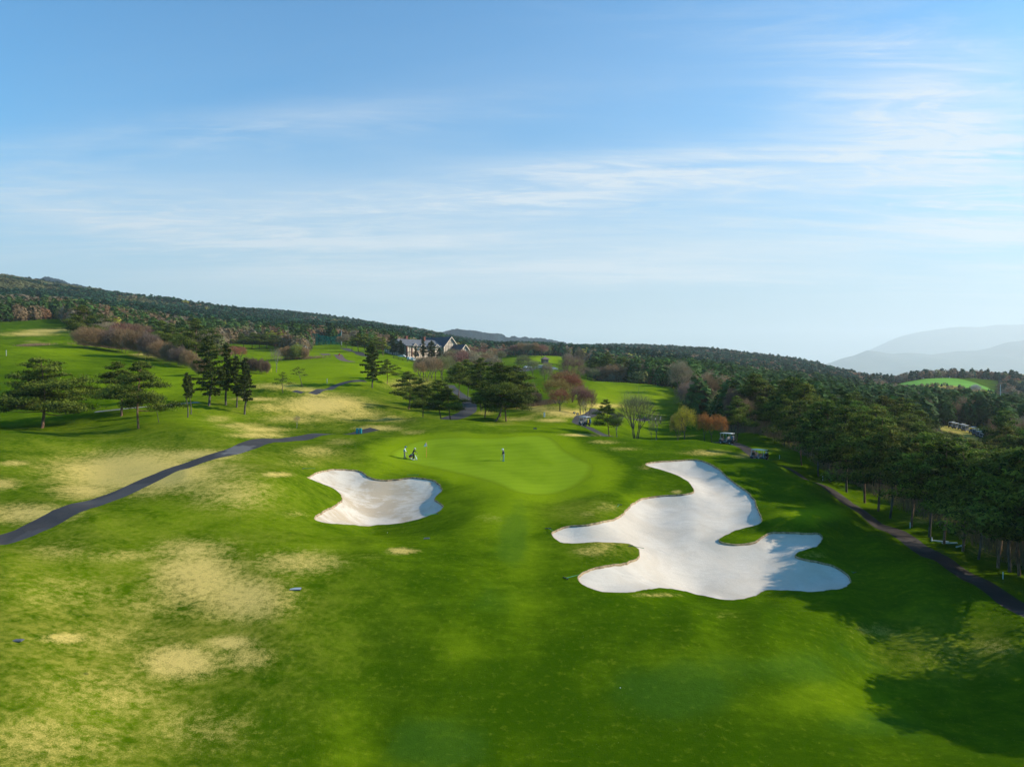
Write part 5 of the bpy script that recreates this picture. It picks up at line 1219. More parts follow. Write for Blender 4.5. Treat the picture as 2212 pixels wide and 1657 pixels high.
def person(label, loc, rz, pose, top, legs, shoes, hat, group=None, sleeve=None, vest=None, bare_leg=False, hatkind='cap', scale=1.0):
    e = tag(link('person', None, None, loc, rz, scale), label, 'person', group)
    J = dict(pelvis=(0, 0, .95), waist=(0, 0, 1.08), chest=(.01, 0, 1.30), neck=(.02, 0, 1.47), head=(.05, 0, 1.60), crown=(.05, 0, 1.70),
             hipL=(0, .09, .92), kneeL=(.02, .10, .50), ankL=(0, .11, .09), toeL=(.17, .12, .03), hipR=(0, -.09, .92), kneeR=(.02, -.10, .50), ankR=(0, -.11, .09), toeR=(.17, -.12, .03),
             shL=(.01, .18, 1.41), elL=(.06, .22, 1.13), wrL=(.20, .12, .95), shR=(.01, -.18, 1.41), elR=(.06, -.22, 1.13), wrR=(.20, -.12, .95))
    J.update(pose); V = {k: Vector(v) for k, v in J.items()}
    names = ['pelvis', 'waist', 'chest', 'neck', 'head', 'crown', 'hipL', 'kneeL', 'ankL', 'toeL', 'hipR', 'kneeR', 'ankR', 'toeR', 'shL', 'elL', 'wrL', 'shR', 'elR', 'wrR']
    rad = [(.12, .10), (.115, .09), (.15, .105), (.055, .055), (.085, .10), (.07, .08), .085, .058, .040, .035, .085, .058, .040, .035, .055, .042, .030, .055, .042, .030]
    rad = [(r[0] * .72, r[1] * .72) if i_ < 3 else r if i_ < 6 else r * .8 if i_ < 14 else r * (.72 if i_ not in (16, 19) else 1) for i_, r in enumerate(rad)]
    ix = {n: i for i, n in enumerate(names)}
    B = [(ix[a], ix[b]) for a, b in [('pelvis', 'waist'), ('waist', 'chest'), ('chest', 'neck'), ('neck', 'head'), ('head', 'crown'), ('pelvis', 'hipL'), ('hipL', 'kneeL'), ('kneeL', 'ankL'), ('ankL', 'toeL'), ('pelvis', 'hipR'), ('hipR', 'kneeR'), ('kneeR', 'ankR'), ('ankR', 'toeR'), ('chest', 'shL'), ('shL', 'elL'), ('elL', 'wrL'), ('chest', 'shR'), ('shR', 'elR'), ('elR', 'wrR')]]
    body = skin_mesh('body', [V[n] for n in names], B, rad, skin)
    # nose, ears, fingers and thumb belong to the same mesh
    f = MB(); fd = (V['crown'] - V['neck']).normalized(); face = Vector((1, 0, 0)); face = (face - fd * face.dot(fd)).normalized(); side = fd.cross(face)
    hc = V['head']; f.ball(tuple(hc + face * .095 - fd * .005), (.018, .014, .022), 6, 4)
    for s_ in (-1, 1): f.ball(tuple(hc + side * .085 * s_ - fd * .0), (.02, .012, .03), 6, 4)
    for S in 'LR':
        w = V['wr' + S]; d = (w - V['el' + S]).normalized(); sd = d.cross(Vector((0, 0, 1))); sd = sd.normalized() if sd.length > .1 else Vector((0, 1, 0)); dn = d.cross(sd)
        f.sweep([tuple(w), tuple(w + d * .05), tuple(w + d * .095)], [(.026, .028), (.016, .040), (.012, .036)], 8)
        for k, L in enumerate((.062, .075, .070, .055)):
            o_ = w + d * .09 + sd * (k - 1.5) * .021; f.sweep([tuple(o_), tuple(o_ + d * L * .5), tuple(o_ + d * L * .75 + dn * L * .35)], [.0095, .009, .007], 5)
        o_ = w + d * .03 + sd * .035; f.sweep([tuple(o_), tuple(o_ + sd * .02 + d * .03), tuple(o_ + sd * .015 + d * .06)], [.012, .011, .008], 5)
    bm_v = np.empty(len(body.vertices) * 3, np.float32); body.vertices.foreach_get('co', bm_v); nb = len(body.vertices)
    polys = [tuple(p.vertices) for p in body.polygons] + [tuple(i + nb for i in q) for q in f.f]
    me = bpy.data.meshes.new('body'); me.from_pydata([tuple(map(float, v)) for v in bm_v.reshape(-1, 3)] + f.v, [], polys); me.materials.append(skin); me.shade_smooth(); link('body', me, e)
    def lerp(a, b, t): return V[a].lerp(V[b], t)
    # shirt
    sj = [lerp('pelvis', 'waist', .1), V['waist'], V['chest'], lerp('chest', 'neck', .72), V['shL'], V['elL'], lerp('elL', 'wrL', .9), V['shR'], V['elR'], lerp('elR', 'wrR', .9)]
    sm = skin_mesh('jacket', sj, [(0, 1), (1, 2), (2, 3), (2, 4), (4, 5), (5, 6), (2, 7), (7, 8), (8, 9)], [(.15, .125), (.145, .12), (.18, .135), (.075, .075), .075, .060, .045, .075, .060, .045], sleeve or top)
    link('jacket', sm, e)
    if vest:
        vm = skin_mesh('vest', [lerp('pelvis', 'waist', .3), V['waist'], V['chest'], lerp('chest', 'neck', .45), lerp('chest', 'shL', .6), lerp('chest', 'shR', .6)], [(0, 1), (1, 2), (2, 3), (2, 4), (2, 5)], [(.165, .145), (.16, .14), (.195, .155), (.085, .085), .085, .085], vest)
        link('vest', vm, e)
    k = .55 if bare_leg else .93
    a2 = ('knee', 'ank')
    tj = [lerp('pelvis', 'waist', .5), V['pelvis']]; tb = [(0, 1)]; tr_ = [(.145, .12), (.155, .125)]
    for S in 'LR':
        b0 = len(tj); tj += [V['hip' + S], V['knee' + S], V['knee' + S].lerp(V['ank' + S], k if not bare_leg else .15)]; tb += [(1, b0), (b0, b0 + 1), (b0 + 1, b0 + 2)]; tr_ += [.11, .080, .065]
    link('trousers', skin_mesh('trousers', tj, tb, tr_, legs, root=1), e)
    for S in 'LR':
        q = MB(); a_, t_ = V['ank' + S], V['toe' + S]; d = (t_ - a_); d.z = 0; d = d.normalized(); h0 = a_ - d * .05
        q.sweep([(h0.x - d.x * .03, h0.y - d.y * .03, .05), (a_.x, a_.y, .055), (t_.x, t_.y, .04), (t_.x + d.x * .06, t_.y + d.y * .06, .03)], [(.045, .040), (.055, .048), (.038, .050), (.018, .03)], 8)
        q.build('shoe', shoes, e, True)
    hp = MB(); c = V['head'].lerp(V['crown'], .35)
    hp.ball(tuple(c - face * .01), (.112, .105, .10), 10, 6); link_hair = hp.build('hair', hairm, e, True)
    q = MB(); hc2 = V['head'].lerp(V['crown'], .75)
    if hatkind == 'bucket':
        q.cyl(tuple(hc2 - fd * .05), tuple(hc2 + fd * .085), .125, .095, 12); q.cyl(tuple(hc2 - fd * .075), tuple(hc2 - fd * .045), .20, .125, 14)
    else:
        q.ball(tuple(hc2 - fd * .01), (.118, .112, .095), 12, 6); q.box(tuple(hc2 + face * .15 - fd * .015), (.13, .15, .018), 0)
    q.build('hat', hat, e, True)
    return e
def put_club(label, p, q, group=None):
    m = MB(); d = (Vector(q) - Vector(p)); o = Vector(p)
    e = tag(link('putter', None, None, p), label, 'golf club', group)
    MB().cyl((0, 0, 0), tuple(d * .25), .016).build('grip', black, e); MB().cyl(tuple(d * .25), tuple(d), .008).build('shaft', steel, e)
    MB().box(tuple(d + Vector((.03, 0, .015))), (.11, .05, .03), 0, .006).build('club_head', black, e)
g1 = ground(873.6, 990.8, 85, 115); g2 = ground(885.8, 991.5, 85, 115); g3 = ground(893, 993.6, 85, 115); g4 = ground(1088, 996, 85, 115)
person('standing golfer in blue vest and blue cap with a putter, left of the group', g1, 0.15,
       dict(chest=(.05, 0, 1.30), neck=(.09, 0, 1.46), head=(.15, 0, 1.58), crown=(.18, 0, 1.68), shL=(.06, .18, 1.40), shR=(.06, -.18, 1.40), elL=(.12, .2, 1.13), elR=(.12, -.2, 1.13), wrL=(.28, .05, .98), wrR=(.28, -.04, .95), kneeL=(.05, .12, .5), ankL=(.16, .14, .09), toeL=(.34, .14, .03), ankR=(-.06, -.12, .09), toeR=(.10, -.13, .03)), wcloth, greyc, black, bluec, vest=bluec, sleeve=wcloth)
put_club('putter held by the golfer in the blue vest', (g1[0] + .36, g1[1] + .05, g1[2] + .97), (g1[0] + .78, g1[1] - .05, hz(g1[0] + .78, g1[1] - .05) + .02))
person('crouching golfer in teal jacket and crimson shorts between the two standing golfers', g2, 0.1,
       dict(pelvis=(-.12, 0, .30), waist=(-.06, 0, .42), chest=(.16, 0, .60), neck=(.30, 0, .70), head=(.38, 0, .80), crown=(.41, 0, .90), hipL=(-.10, .11, .30), hipR=(-.10, -.11, .30), kneeL=(.30, .17, .46), kneeR=(.32, -.15, .42), ankL=(.06, .15, .10), toeL=(.24, .17, .03), ankR=(.06, -.14, .10), toeR=(.24, -.15, .03), shL=(.18, .17, .66), shR=(.18, -.17, .66), elL=(.36, .20, .48), elR=(.36, -.20, .48), wrL=(.50, .07, .36), wrR=(.50, -.07, .36)), tealc, crims, white, black, bare_leg=True)
person('golfer all in black with white shoes and visor, leaning forward beside the crouching golfer', g3, 0.05,
       dict(pelvis=(-.02, 0, .94), waist=(.0, 0, 1.06), chest=(.05, 0, 1.28), neck=(.12, 0, 1.44), head=(.19, 0, 1.55), crown=(.23, 0, 1.64), shL=(.06, .18, 1.38), shR=(.06, -.18, 1.38), elL=(.22, .2, 1.20), elR=(.26, -.17, 1.20), wrL=(.44, .1, 1.06), wrR=(.48, -.1, 1.08), kneeL=(.10, .12, .52), ankL=(.02, .13, .09), toeL=(.20, .14, .03), ankR=(-.10, -.12, .09), toeR=(.08, -.13, .03)), blk, blk, white, white)
put_club('putter the golfer in black leans on', (g3[0] + .58, g3[1] - .08, g3[2] + 1.05), (g3[0] + .50, g3[1] - .1, hz(g3[0] + .5, g3[1]) + .02))
tw = MB(); tw.sweep([(0, 0, .72), (.05, .01, .55), (.12, 0, .30), (.20, 0, .04)], [(.02, .03), (.05, .03), (.07, .035), (.10, .04)], 8)
e = tw.build('towel', wcloth, None, True); e.location = (g3[0] + .28, g3[1] - .2, g3[2]); tag(e, 'pale towel hanging to the turf in front of the golfer in black', 'towel')
person('lone golfer in white bucket hat and navy top at the middle of the green', g4, math.pi - 0.25,
       dict(chest=(.04, 0, 1.30), neck=(.08, 0, 1.46), head=(.13, 0, 1.57), crown=(.15, 0, 1.67), shL=(.05, .18, 1.40), shR=(.05, -.18, 1.40), elL=(.10, .20, 1.13), elR=(.10, -.2, 1.13), wrL=(.20, .04, .93), wrR=(.20, -.03, .90), ankL=(-.06, .13, .09), toeL=(.10, .15, .03), ankR=(.08, -.13, .09), toeR=(.26, -.13, .03)), navy, gteal, teal, wcloth, hatkind='bucket')
put_club('putter held low by the lone golfer', (g4[0] - .26, g4[1], g4[2] + .90), (g4[0] - .42, g4[1] - .08, hz(g4[0] - .42, g4[1]) + .02))
for (u, v, top_, leg_, hat_, lb) in [(1392, 914, navy, blk, black, 'far golfer in dark clothes seen through the large leafless tree'), (1402, 916, blk, greyc, black, 'far golfer in black right of the large leafless tree'), (1416, 913, wcloth, navy, black, 'far golfer in a white shirt behind the short leafless tree'), (1427, 917, wcloth, blk, wcloth, 'far golfer with white hat and white shirt, rightmost of four')]:
    person(lb, ground(u, v, Y=188), 2.6, {}, top_, leg_, white, hat_, hatkind='bucket')
# ---- flags
def flag(label, base, h, cloth_mat, pole_mat, big=True, mark=None, fw=.55, fh=.62):
    e = thing('golf_flag', label, 'flag', base)
    MB().cyl((0, 0, -.05), (0, 0, h), .022 if big else .03).build('pole', pole_mat, e); MB().cyl((0, 0, .0), (0, 0, .012), .054, n=14).build('cup', black, e)
    m = MB(); n = 7; vs = []
    for i in range(n):
        t = i / (n - 1); z = h - .02 - fh * t
        for k in range(5):
            s_ = k / 4; vs.append((-fw * .70 * t * (s_) - .0 + (.12 * t * (1 - s_)), .05 * math.sin(s_ * 6) * t, z - .04 * s_ * t))
    m.add(vs, [(i * 5 + k, i * 5 + k + 1, i * 5 + 6 + k, i * 5 + 5 + k) for i in range(n - 1) for k in range(4)])
    c = m.build('flag_cloth', cloth_mat, e, True); sol = c.modifiers.new('thickness', 'SOLIDIFY'); sol.thickness = .006
    if mark:
        MB().ball((-.16, -.045, h - .34), (.06, .012, .07), 8, 5).build('emblem', mark, c)
    return e
flag('white drooping pin flag with blue mark on an orange pole on the green', ground(921, 988, 90, 118), 2.2, wcloth, orangep, mark=bluec)
flag('small red flag on the far left fairway', ground(734, 795, Y=292), 2.1, redp, orangep, False, fw=1.1, fh=.9)

# ---- golf carts
def make_cart(label, loc, rz, group=None, parked=False):
    """faces +X"""
    e = thing('golf_cart', label, 'golf cart', loc, rz, group)
    b = MB(); b.box((-.05, 0, .42), (2.1, 1.05, .22), bev=.05); b.box((.98, 0, .58), (.50, 1.08, .50), bev=.12, ry=.25); b.box((-.72, 0, .62), (.66, 1.04, .36), bev=.06); b.box((-.02, 0, .60), (.50, .92, .22), bev=.05)
    for sx in (-.80, .88):
        for sy in (-1, 1): b.box((sx, sy * .53, .56), (.62, .14, .10), bev=.04)
    b.build('body', P_('dark_cart_body', (.035, .045, .06), .35), e)
    fr = MB(); fr.sweep([(-.35, -.56, .72), (-.15, -.57, .45), (.35, -.57, .36)], [.035] * 3, 5); fr.sweep([(-.35, .56, .72), (-.15, .57, .45), (.35, .57, .36)], [.035] * 3, 5); fr.box((1.0, 0, .84), (.42, .9, .05), bev=.02); fr.build('body_trim', white, e)
    r = MB(); r.box((-.10, 0, 1.84), (2.15, 1.22, .07), bev=.03); r.box((-.10, 0, 1.885), (1.5, .8, .05), bev=.02); r.build('roof', white, e)
    for sx, bx in ((.88, 1.02), (-.98, -1.06)):
        for sy in (-1, 1): MB().cyl((bx, sy * .48, .70), (sx, sy * .52, 1.82), .026).build('roof_post', white, e)
    MB().cyl((-.15, -.5, .6), (-.12, -.52, 1.82), .022).build('roof_post', white, e)
    MB().cyl((-.15, .5, .6), (-.12, .52, 1.82), .022).build('roof_post', white, e)
    w = MB(); w.box((.94, 0, 1.08), (.02, .92, .52), ry=-.12); w.build('windscreen', glassm, e)
    for sx in (.02, -.72):
        s_ = MB(); s_.box((sx, 0, .82), (.48, .98, .14), bev=.05); s_.box((sx - .27, 0, 1.06), (.12, .98, .42), bev=.05, ry=-.15); s_.build('seat', greyc, e)
    st = MB(); st.cyl((.62, .25, .85), (.45, .25, 1.05), .02)
    for k in range(12):
        a, a2 = 6.28318 * k / 12, 6.28318 * (k + 1) / 12; c = Vector((.45, .25, 1.05)); A = Vector((.5, 0, .86)).normalized(); Bv = Vector((0, 1, 0))
        st.cyl(tuple(c + (A * math.cos(a) + Bv * math.sin(a)) * .17), tuple(c + (A * math.cos(a2) + Bv * math.sin(a2)) * .17), .014, n=5)
    st.build('steering_wheel', black, e)
    for sx in (-.80, .88):
        for sy in (-1, 1):
            t = MB(); t.cyl((sx, sy * .44, .24), (sx, sy * .60, .24), .24, n=16); tt = t.build('tyre', black, e)
            MB().cyl((sx, sy * .59, .24), (sx, sy * .612, .24), .13, n=12).build('rim', silver, tt)
    for sy in (-1, 1): MB().ball((1.20, sy * .38, .62), (.04, .08, .06), 8, 5).build('headlight', silver, e)
    bg_ = MB(); bg_.box((-1.22, 0, .52), (.34, 1.0, .06), bev=.02); bg_.cyl((-1.34, -.5, .95), (-1.34, .5, .95), .022); bg_.build('bag_rack', black, e)
    return e
def bag(label, cart, lx, ly, mat, group=None):
    M = Matrix.Translation(cart.location) @ Matrix.Rotation(cart.rotation_euler.z, 4, 'Z'); p = M @ Vector((lx, ly, .56))
    e = thing('golf_bag', label, 'golf bag', p, cart.rotation_euler.z, group)
    MB().sweep([(0, 0, 0), (-.03, 0, .3), (-.08, 0, .62), (-.11, 0, .84)], [(.12, .12), (.13, .13), (.115, .125), (.13, .13)], 10).build('bag_body', mat, e, True)
    MB().box((-.20, 0, .34), (.10, .18, .32), bev=.03, ry=-.1).build('pocket', mat, e)
    for k in range(5):
        a = k * 1.3; MB().cyl((-.11 + .06 * math.cos(a), .06 * math.sin(a), .80), (-.16 + .10 * math.cos(a), .10 * math.sin(a), 1.10 + .04 * (k % 3)), .010, n=5).build('club', steel if k % 2 else black, e)
        MB().ball((-.16 + .10 * math.cos(a), .10 * math.sin(a), 1.12 + .04 * (k % 3)), (.05, .035, .035), 6, 4).build('club_cover', (wcloth if k == 0 else black), e)
c1 = make_cart('white golf cart with teal tinted screens on the curving path beyond the green', ground(1263, 935.5, Y=139.5), 2.2)
c2 = make_cart('golf cart in the shade between the orange trees and the leaning pine trunk', ground(1570, 977, Y=121), 2.35)
c3 = make_cart('golf cart with a person behind it, nearest one, at the top of the right path', ground(1639, 998, Y=108), 2.3)
for cc_, nm in ((c1, 'the cart on the curving path'), (c2, 'the shaded cart by the leaning pine'), (c3, 'the nearest cart on the right path')):
    for ly, mt, cn in ((-.32, bluec if cc_ is c1 else blk, 'blue' if cc_ is c1 else 'black'), (0.0, blk if cc_ is c1 else navy, 'black' if cc_ is c1 else 'navy'), (.32, yellowp if cc_ is c1 else greyc, 'yellow' if cc_ is c1 else 'grey')):
        bag(cn + ' golf bag standing on the rear rack of ' + nm, cc_, -1.20, ly, mt)
q = c3.location; person('person in dark clothes and white cap reaching for the bags behind the nearest cart', (q.x + .75, q.y - 1.25, hz(q.x + .75, q.y - 1.25)), 2.3, dict(elR=(.2, -.2, 1.18), wrR=(.42, -.15, 1.12), elL=(.2, .2, 1.18), wrL=(.42, .12, 1.12)), blk, blk, white, wcloth)
q = c2.location; person('person in blue top standing behind the shaded cart', (q.x + .6, q.y - 1.1, hz(q.x + .6, q.y - 1.1)), 2.4, dict(elR=(.2, -.2, 1.18), wrR=(.42, -.15, 1.12)), bluec, blk, white, black)
pk = kids_of(c3)
for i, u in enumerate([2033, 2056, 2064, 2077, 2085, 2101, 2109, 2116, 2124, 2131]):
    Yp = float(np.interp(u, [2033, 2056, 2131], [250, 238, 202])); x, y, _ = place(u, 930, Yp)
    copy_tree(c3, pk, (x, y, hz(x, y)), 3.6 + 0.06 * (i % 3), 'empty white golf cart parked in the long row beyond the right wood', 'golf carts parked in a row')

# ---- small course furniture
for i, (u, v, lb) in enumerate([(1683.7, 1000, 'white stake nearest the carts on the right verge'), (1777, 1049, 'white stake by the second stretch of pines on the right verge'), (1966, 1142, 'white stake on the right verge level with the big bunker'), (2166.5, 1249, 'white stake nearest the camera on the right verge')]):
    x, y, z = ground(u, v, Y=[112, 99, 76.5, 61.5][i]); e = thing('boundary_stake', lb, 'stake', (x, y, z)); MB().box((0, 0, .28), (.06, .06, .62), bev=.01).build('post', white, e); MB().box((0, 0, .60), (.065, .065, .05)).build('cap', white, e)
for u, v, hgt_, lb in [(13.6, 769, 1.5, 'grey yardage post on the upper left fairway'), (706.6, 829, 1.2, 'grey post beside the path on the far mound')]:
    e = thing('distance_post', lb, 'post', ground(u, v, 120, 260)); MB().cyl((0, 0, -.1), (0, 0, hgt_), .09, n=10).build('post', P_('weathered_grey', (.33, .33, .31), .8), e); MB().cyl((0, 0, hgt_), (0, 0, hgt_ + .12), .11, .04, 10).build('cap', steel, e)
e = thing('marker_box', 'upright white box with a thin rod on the grass behind the green', 'post', ground(1175.8, 900, Y=150)); MB().box((0, 0, .45), (.30, .30, 1.0), bev=.03).build('housing', white, e); MB().cyl((.18, 0, 0), (.20, 0, 1.6), .018).build('rod', steel, e)
e = thing('hole_sign', 'low black sign board lying behind the putting green', 'sign', ground(1156, 929, Y=121)); MB().box((0, 0, .22), (.58, .05, .22), bev=.01).build('board', black, e)
for s_ in (-1, 1): MB().cyl((s_ * .2, 0, -.05), (s_ * .2, 0, .12), .015).build('leg', black, e)
for s_ in (-.15, .15): MB().box((s_, -.028, .23), (.16, .006, .04)).build('lettering', white, e)
for u, lb in ((1240.5, 'small black board with slanting white panel, left of two by the curving path'), (1247.5, 'small black board with upright white panel, right of two by the curving path')):
    e = thing('tee_marker', lb, 'sign', ground(u, 904, Y=157)); sl = .5 if u < 1243 else 0; MB().box((0, 0, .24), (.50, .22, .44), bev=.03, ry=sl).build('case', black, e); MB().box((0, -.115, .26), (.20, .01, .32), ry=sl).build('panel', white, e)
for u, v, lb in [(577, 807, 'yellow marker at the foot of the dark brown hedge, left one'), (585.6, 804, 'yellow marker on the fairway right of the hedge'), (314, 778, 'yellow marker at the edge of the brown thicket')]:
    e = thing('yellow_marker', lb, 'marker', ground(u, v, 150, 330)); MB().cyl((0, 0, 0), (0, 0, .8), .08, .06, 8).build('post', yellowp, e); MB().ball((0, 0, .85), .14, 8, 5).build('ball_top', yellowp, e)
x, y, z = ground(775.5, 926, Y=119.5)
for k, lb in ((0, 'left one of two teal litter bins on the path below the dry slope'), (1, 'right one of two teal litter bins on the path below the dry slope')):
    e = thing('litter_bin', lb, 'bin', (x - .28 + .55 * k, y, z)); MB().box((0, 0, .40), (.40, .42, .80), bev=.03).build('bin_body', teal, e); MB().box((0, 0, .84), (.44, .46, .08), bev=.02).build('lid', teal, e)
def rake(u, v, rz, lb, lo=45, hi=112):
    e = thing('bunker_rake', lb, 'rake', ground(u, v, lo, hi), rz); e.location.z += .04
    MB().cyl((0, 0, .02), (1.45, 0, .05), .022, n=6).build('handle', greenh, e); h_ = MB().box((0, 0, .02), (.07, .62, .05), 0, .01)
    for k in range(11): h_.cyl((0, -.28 + .056 * k, .02), (.02, -.28 + .056 * k, -.06), .008, n=4)
    h_.build('rake_head', black, e)
rake(904, 1027, 3.2, 'rake lying on the far bank of the small bunker'); rake(944, 1111, 3.7, 'green rake at the near right corner of the small bunker'); rake(962, 1060, .6, 'rake on the right tip between the lobes of the small bunker'); rake(655, 1013, 0.0, 'rake left of the far edge of the small bunker')
rake(1338, 1091, 4.4, 'green rake on the grass above the left arm of the big bunker'); rake(1184, 1142, 5.0, 'green rake left of the left tip of the big bunker'); rake(1222, 1250, .6, 'green rake left of the lower lobe of the big bunker'); rake(1846, 1238, 2.2, 'rake in the shade at the right tip of the big bunker'); rake(1362, 1180, -.8, 'rake on the grass tongue inside the big bunker')
for (u, v, sx, sy, mt, lb) in [(638, 1272, .72, .42, P_('pale_cover', (.30, .33, .35), .6), 'pale metal cover plate in the dry turf'), (35, 1383, .62, .26, P_('dark_cover', (.10, .10, .11), .7), 'dark cover plate in the rough at the lower left'), (922, 1163, .46, .40, P_('black_cover', (.03, .04, .06), .6), 'dark cover plate on the fairway below the small bunker')]:
    x, y, z = ground(u, v, 30, 90); e = thing('drain_cover', lb, 'cover', (x, y, z), .1); MB().box((0, 0, .015), (sx, sy, .05), bev=.008).build('plate', mt, e); MB().box((0, 0, -.01), (sx + .08, sy + .08, .05), bev=.01).build('frame', P_('dark_cover', (.10, .10, .11), .7), e)
for u, v, lb in [(837, 1151, 'white golf ball on the grass below the small bunker'), (1340, 1486, 'white golf ball on the near fairway')]:
    x, y, z = ground(u, v, 30, 90); e = MB().ball((0, 0, .03), .03, 10, 7).build('golf_ball', white, None, True); e.location = (x, y, z); tag(e, lb, 'ball')
x, y, _ = place(2030, 1165, 72); 
for k in range(4):
    dx, dy = [(0, 0), (.7, -.5), (1.3, -1.3), (-.5, .5)][k]; e = MB().cyl((-.7, .35, .06), (.7, -.35, .07), .07, n=8).build('white_pipe', white); e.location = (x + dx, y + dy, hz(x + dx, y + dy)); e.rotation_euler = (0, 0, k * .5); tag(e, 'white plastic pipe dumped at the foot of the right pines', 'pipe', 'white pipes under the pines')

# ---- clubhouse
ca_, sa_ = math.cos(R(48)), math.sin(R(48))
cx0, cy0, _ = place(878, 777, 402); cz0 = hz(cx0, cy0) - .3
club = thing('clubhouse', 'large half timbered clubhouse with grey roofs and cream gables below the forest', 'building', (cx0, cy0, cz0), R(48))
# local axes: +X along the facade, -Y towards the viewer's side
def gable_block(x0, x1, y0, y1, eave, rid, axis, wallm, name_roof, roofm, over=.9):
    w = MB()
    if axis == 'X':
        ym = (y0 + y1) / 2; w.add([(x0, y0, 0), (x1, y0, 0), (x1, y1, 0), (x0, y1, 0), (x0, y0, eave), (x1, y0, eave), (x1, y1, eave), (x0, y1, eave), (x0, ym, rid), (x1, ym, rid)], [(0, 1, 5, 4), (1, 2, 6, 9, 5), (2, 3, 7, 6), (3, 0, 4, 8, 7)])
        k = (rid - eave) / (ym - y0); a, b, c = (y0 - over, eave - over * k), (ym, rid), (y1 + over, eave - over * k); t = .35; r = MB()
        for (p, q_) in ((a, b), (b, c)):
            r.add([(x0 - over, p[0], p[1] + .05), (x1 + over, p[0], p[1] + .05), (x1 + over, q_[0], q_[1] + .05), (x0 - over, q_[0], q_[1] + .05), (x0 - over, p[0], p[1] + t), (x1 + over, p[0], p[1] + t), (x1 + over, q_[0], q_[1] + t), (x0 - over, q_[0], q_[1] + t)], [(3, 2, 1, 0), (4, 5, 6, 7), (0, 1, 5, 4), (1, 2, 6, 5), (2, 3, 7, 6), (3, 0, 4, 7)])
    else:
        xm = (x0 + x1) / 2; w.add([(x0, y0, 0), (x1, y0, 0), (x1, y1, 0), (x0, y1, 0), (x0, y0, eave), (x1, y0, eave), (x1, y1, eave), (x0, y1, eave), (xm, y0, rid), (xm, y1, rid)], [(0, 1, 5, 8, 4), (1, 2, 6, 5), (2, 3, 7, 9, 6), (3, 0, 4, 7)])
        k = (rid - eave) / (xm - x0); a, b, c = (x0 - over, eave - over * k), (xm, rid), (x1 + over, eave - over * k); t = .35; r = MB()
        for (p, q_) in ((a, b), (b, c)):
            r.add([(p[0], y0 - over, p[1] + .05), (p[0], y1 + over, p[1] + .05), (q_[0], y1 + over, q_[1] + .05), (q_[0], y0 - over, q_[1] + .05), (p[0], y0 - over, p[1] + t), (p[0], y1 + over, p[1] + t), (q_[0], y1 + over, q_[1] + t), (q_[0], y0 - over, q_[1] + t)], [(0, 1, 2, 3), (7, 6, 5, 4), (4, 5, 1, 0), (5, 6, 2, 1), (6, 7, 3, 2), (7, 4, 0, 3)])
    wall = w.build('wall', wallm, club); roof = r.build('roof', roofm, club)
    bb_ = MB()
    if axis == 'Y':
        xm = (x0 + x1) / 2; k = (rid - eave) / (xm - x0)
        for s_ in (-1, 1):
            p = Vector((xm + s_ * (xm - x0 + over), y0 - over - .04, eave - over * k)); q_ = Vector((xm, y0 - over - .04, rid)); bb_.sweep([tuple(p), tuple(q_)], [(.26, .08), (.26, .08)], 4)
        bb_.build('bargeboard', barge, club)
        tm = MB(); n = int((x1 - x0) / 1.15)
        for i in range(1, n):
            xx = x0 + (x1 - x0) * i / n; top = eave + (rid - eave) * (1 - abs(xx - xm) / (xm - x0)); tm.box((xx, y0 - .05, (top + 1) / 2), (.16, .1, top - 1.0))
        for zz in (eave * .55, eave, eave + (rid - eave) * .42):
            half = (xm - x0) * (1 if zz <= eave else 1 - (zz - eave) / (rid - eave)); tm.box((xm, y0 - .06, zz), (2 * half, .1, .18))
        tm.build('timber_frame', timber, club)
    return wall, roof
gable_block(0, 30, 0, 20, 7.4, 11.2, 'X', cream, 'roof', roofg)
gable_block(27.5, 38.5, -1.5, 24, 7.6, 13.2, 'Y', cream, 'roof', roofd)
gable_block(31.5, 39.5, -11, -1.7, 4.4, 8.4, 'Y', cream, 'roof', roofd)
tm = MB()
for i in range(0, 14):
    tm.box((i * 2.1 + .2, -.06, 3.7), (.20, .1, 7.2))
for zz in (.5, 3.7, 6.9): tm.box((14, -.07, zz), (28, .1, .24))
for j in range(0, 10): tm.box((-.06, j * 2.1 + .3, 3.7), (.1, .22, 7.2))
for zz in (.5, 3.9, 7.0): tm.box((-.07, 10, zz), (.1, 20, .26))
tm.build('timber_frame', timber, club)
MB().box((.25, -.1, 3.7), (.7, .5, 7.4)).build('corner_pillar', brick, club); MB().box((3.9, -.16, 3.7), (.45, .4, 7.4)).build('corner_pillar', brick, club)
for i in range(6):
    for zz in (2.2, 5.4):
        if i == 0 : continue
        f_ = MB().box((4.4 + i * 4.1, -.10, zz), (1.8, .12, 1.7)).build('window', timber, club); MB().box((4.4 + i * 4.1, -.17, zz), (1.5, .03, 1.4)).build('pane', glassm, f_)
for j in range(3):
    f_ = MB().box((-.10, 4 + j * 5, 5.3), (.12, 2.2, 1.6)).build('window', timber, club); MB().box((-.17, 4 + j * 5, 5.3), (.03, 1.9, 1.3)).build('pane', glassm, f_)
for s_ in (33.8, 37.2):
    f_ = MB().box((s_, -11.10, 2.0), (1.3, .12, 1.8)).build('window', timber, club); MB().box((s_, -11.17, 2.0), (1.1, .03, 1.5)).build('pane', glassm, f_)
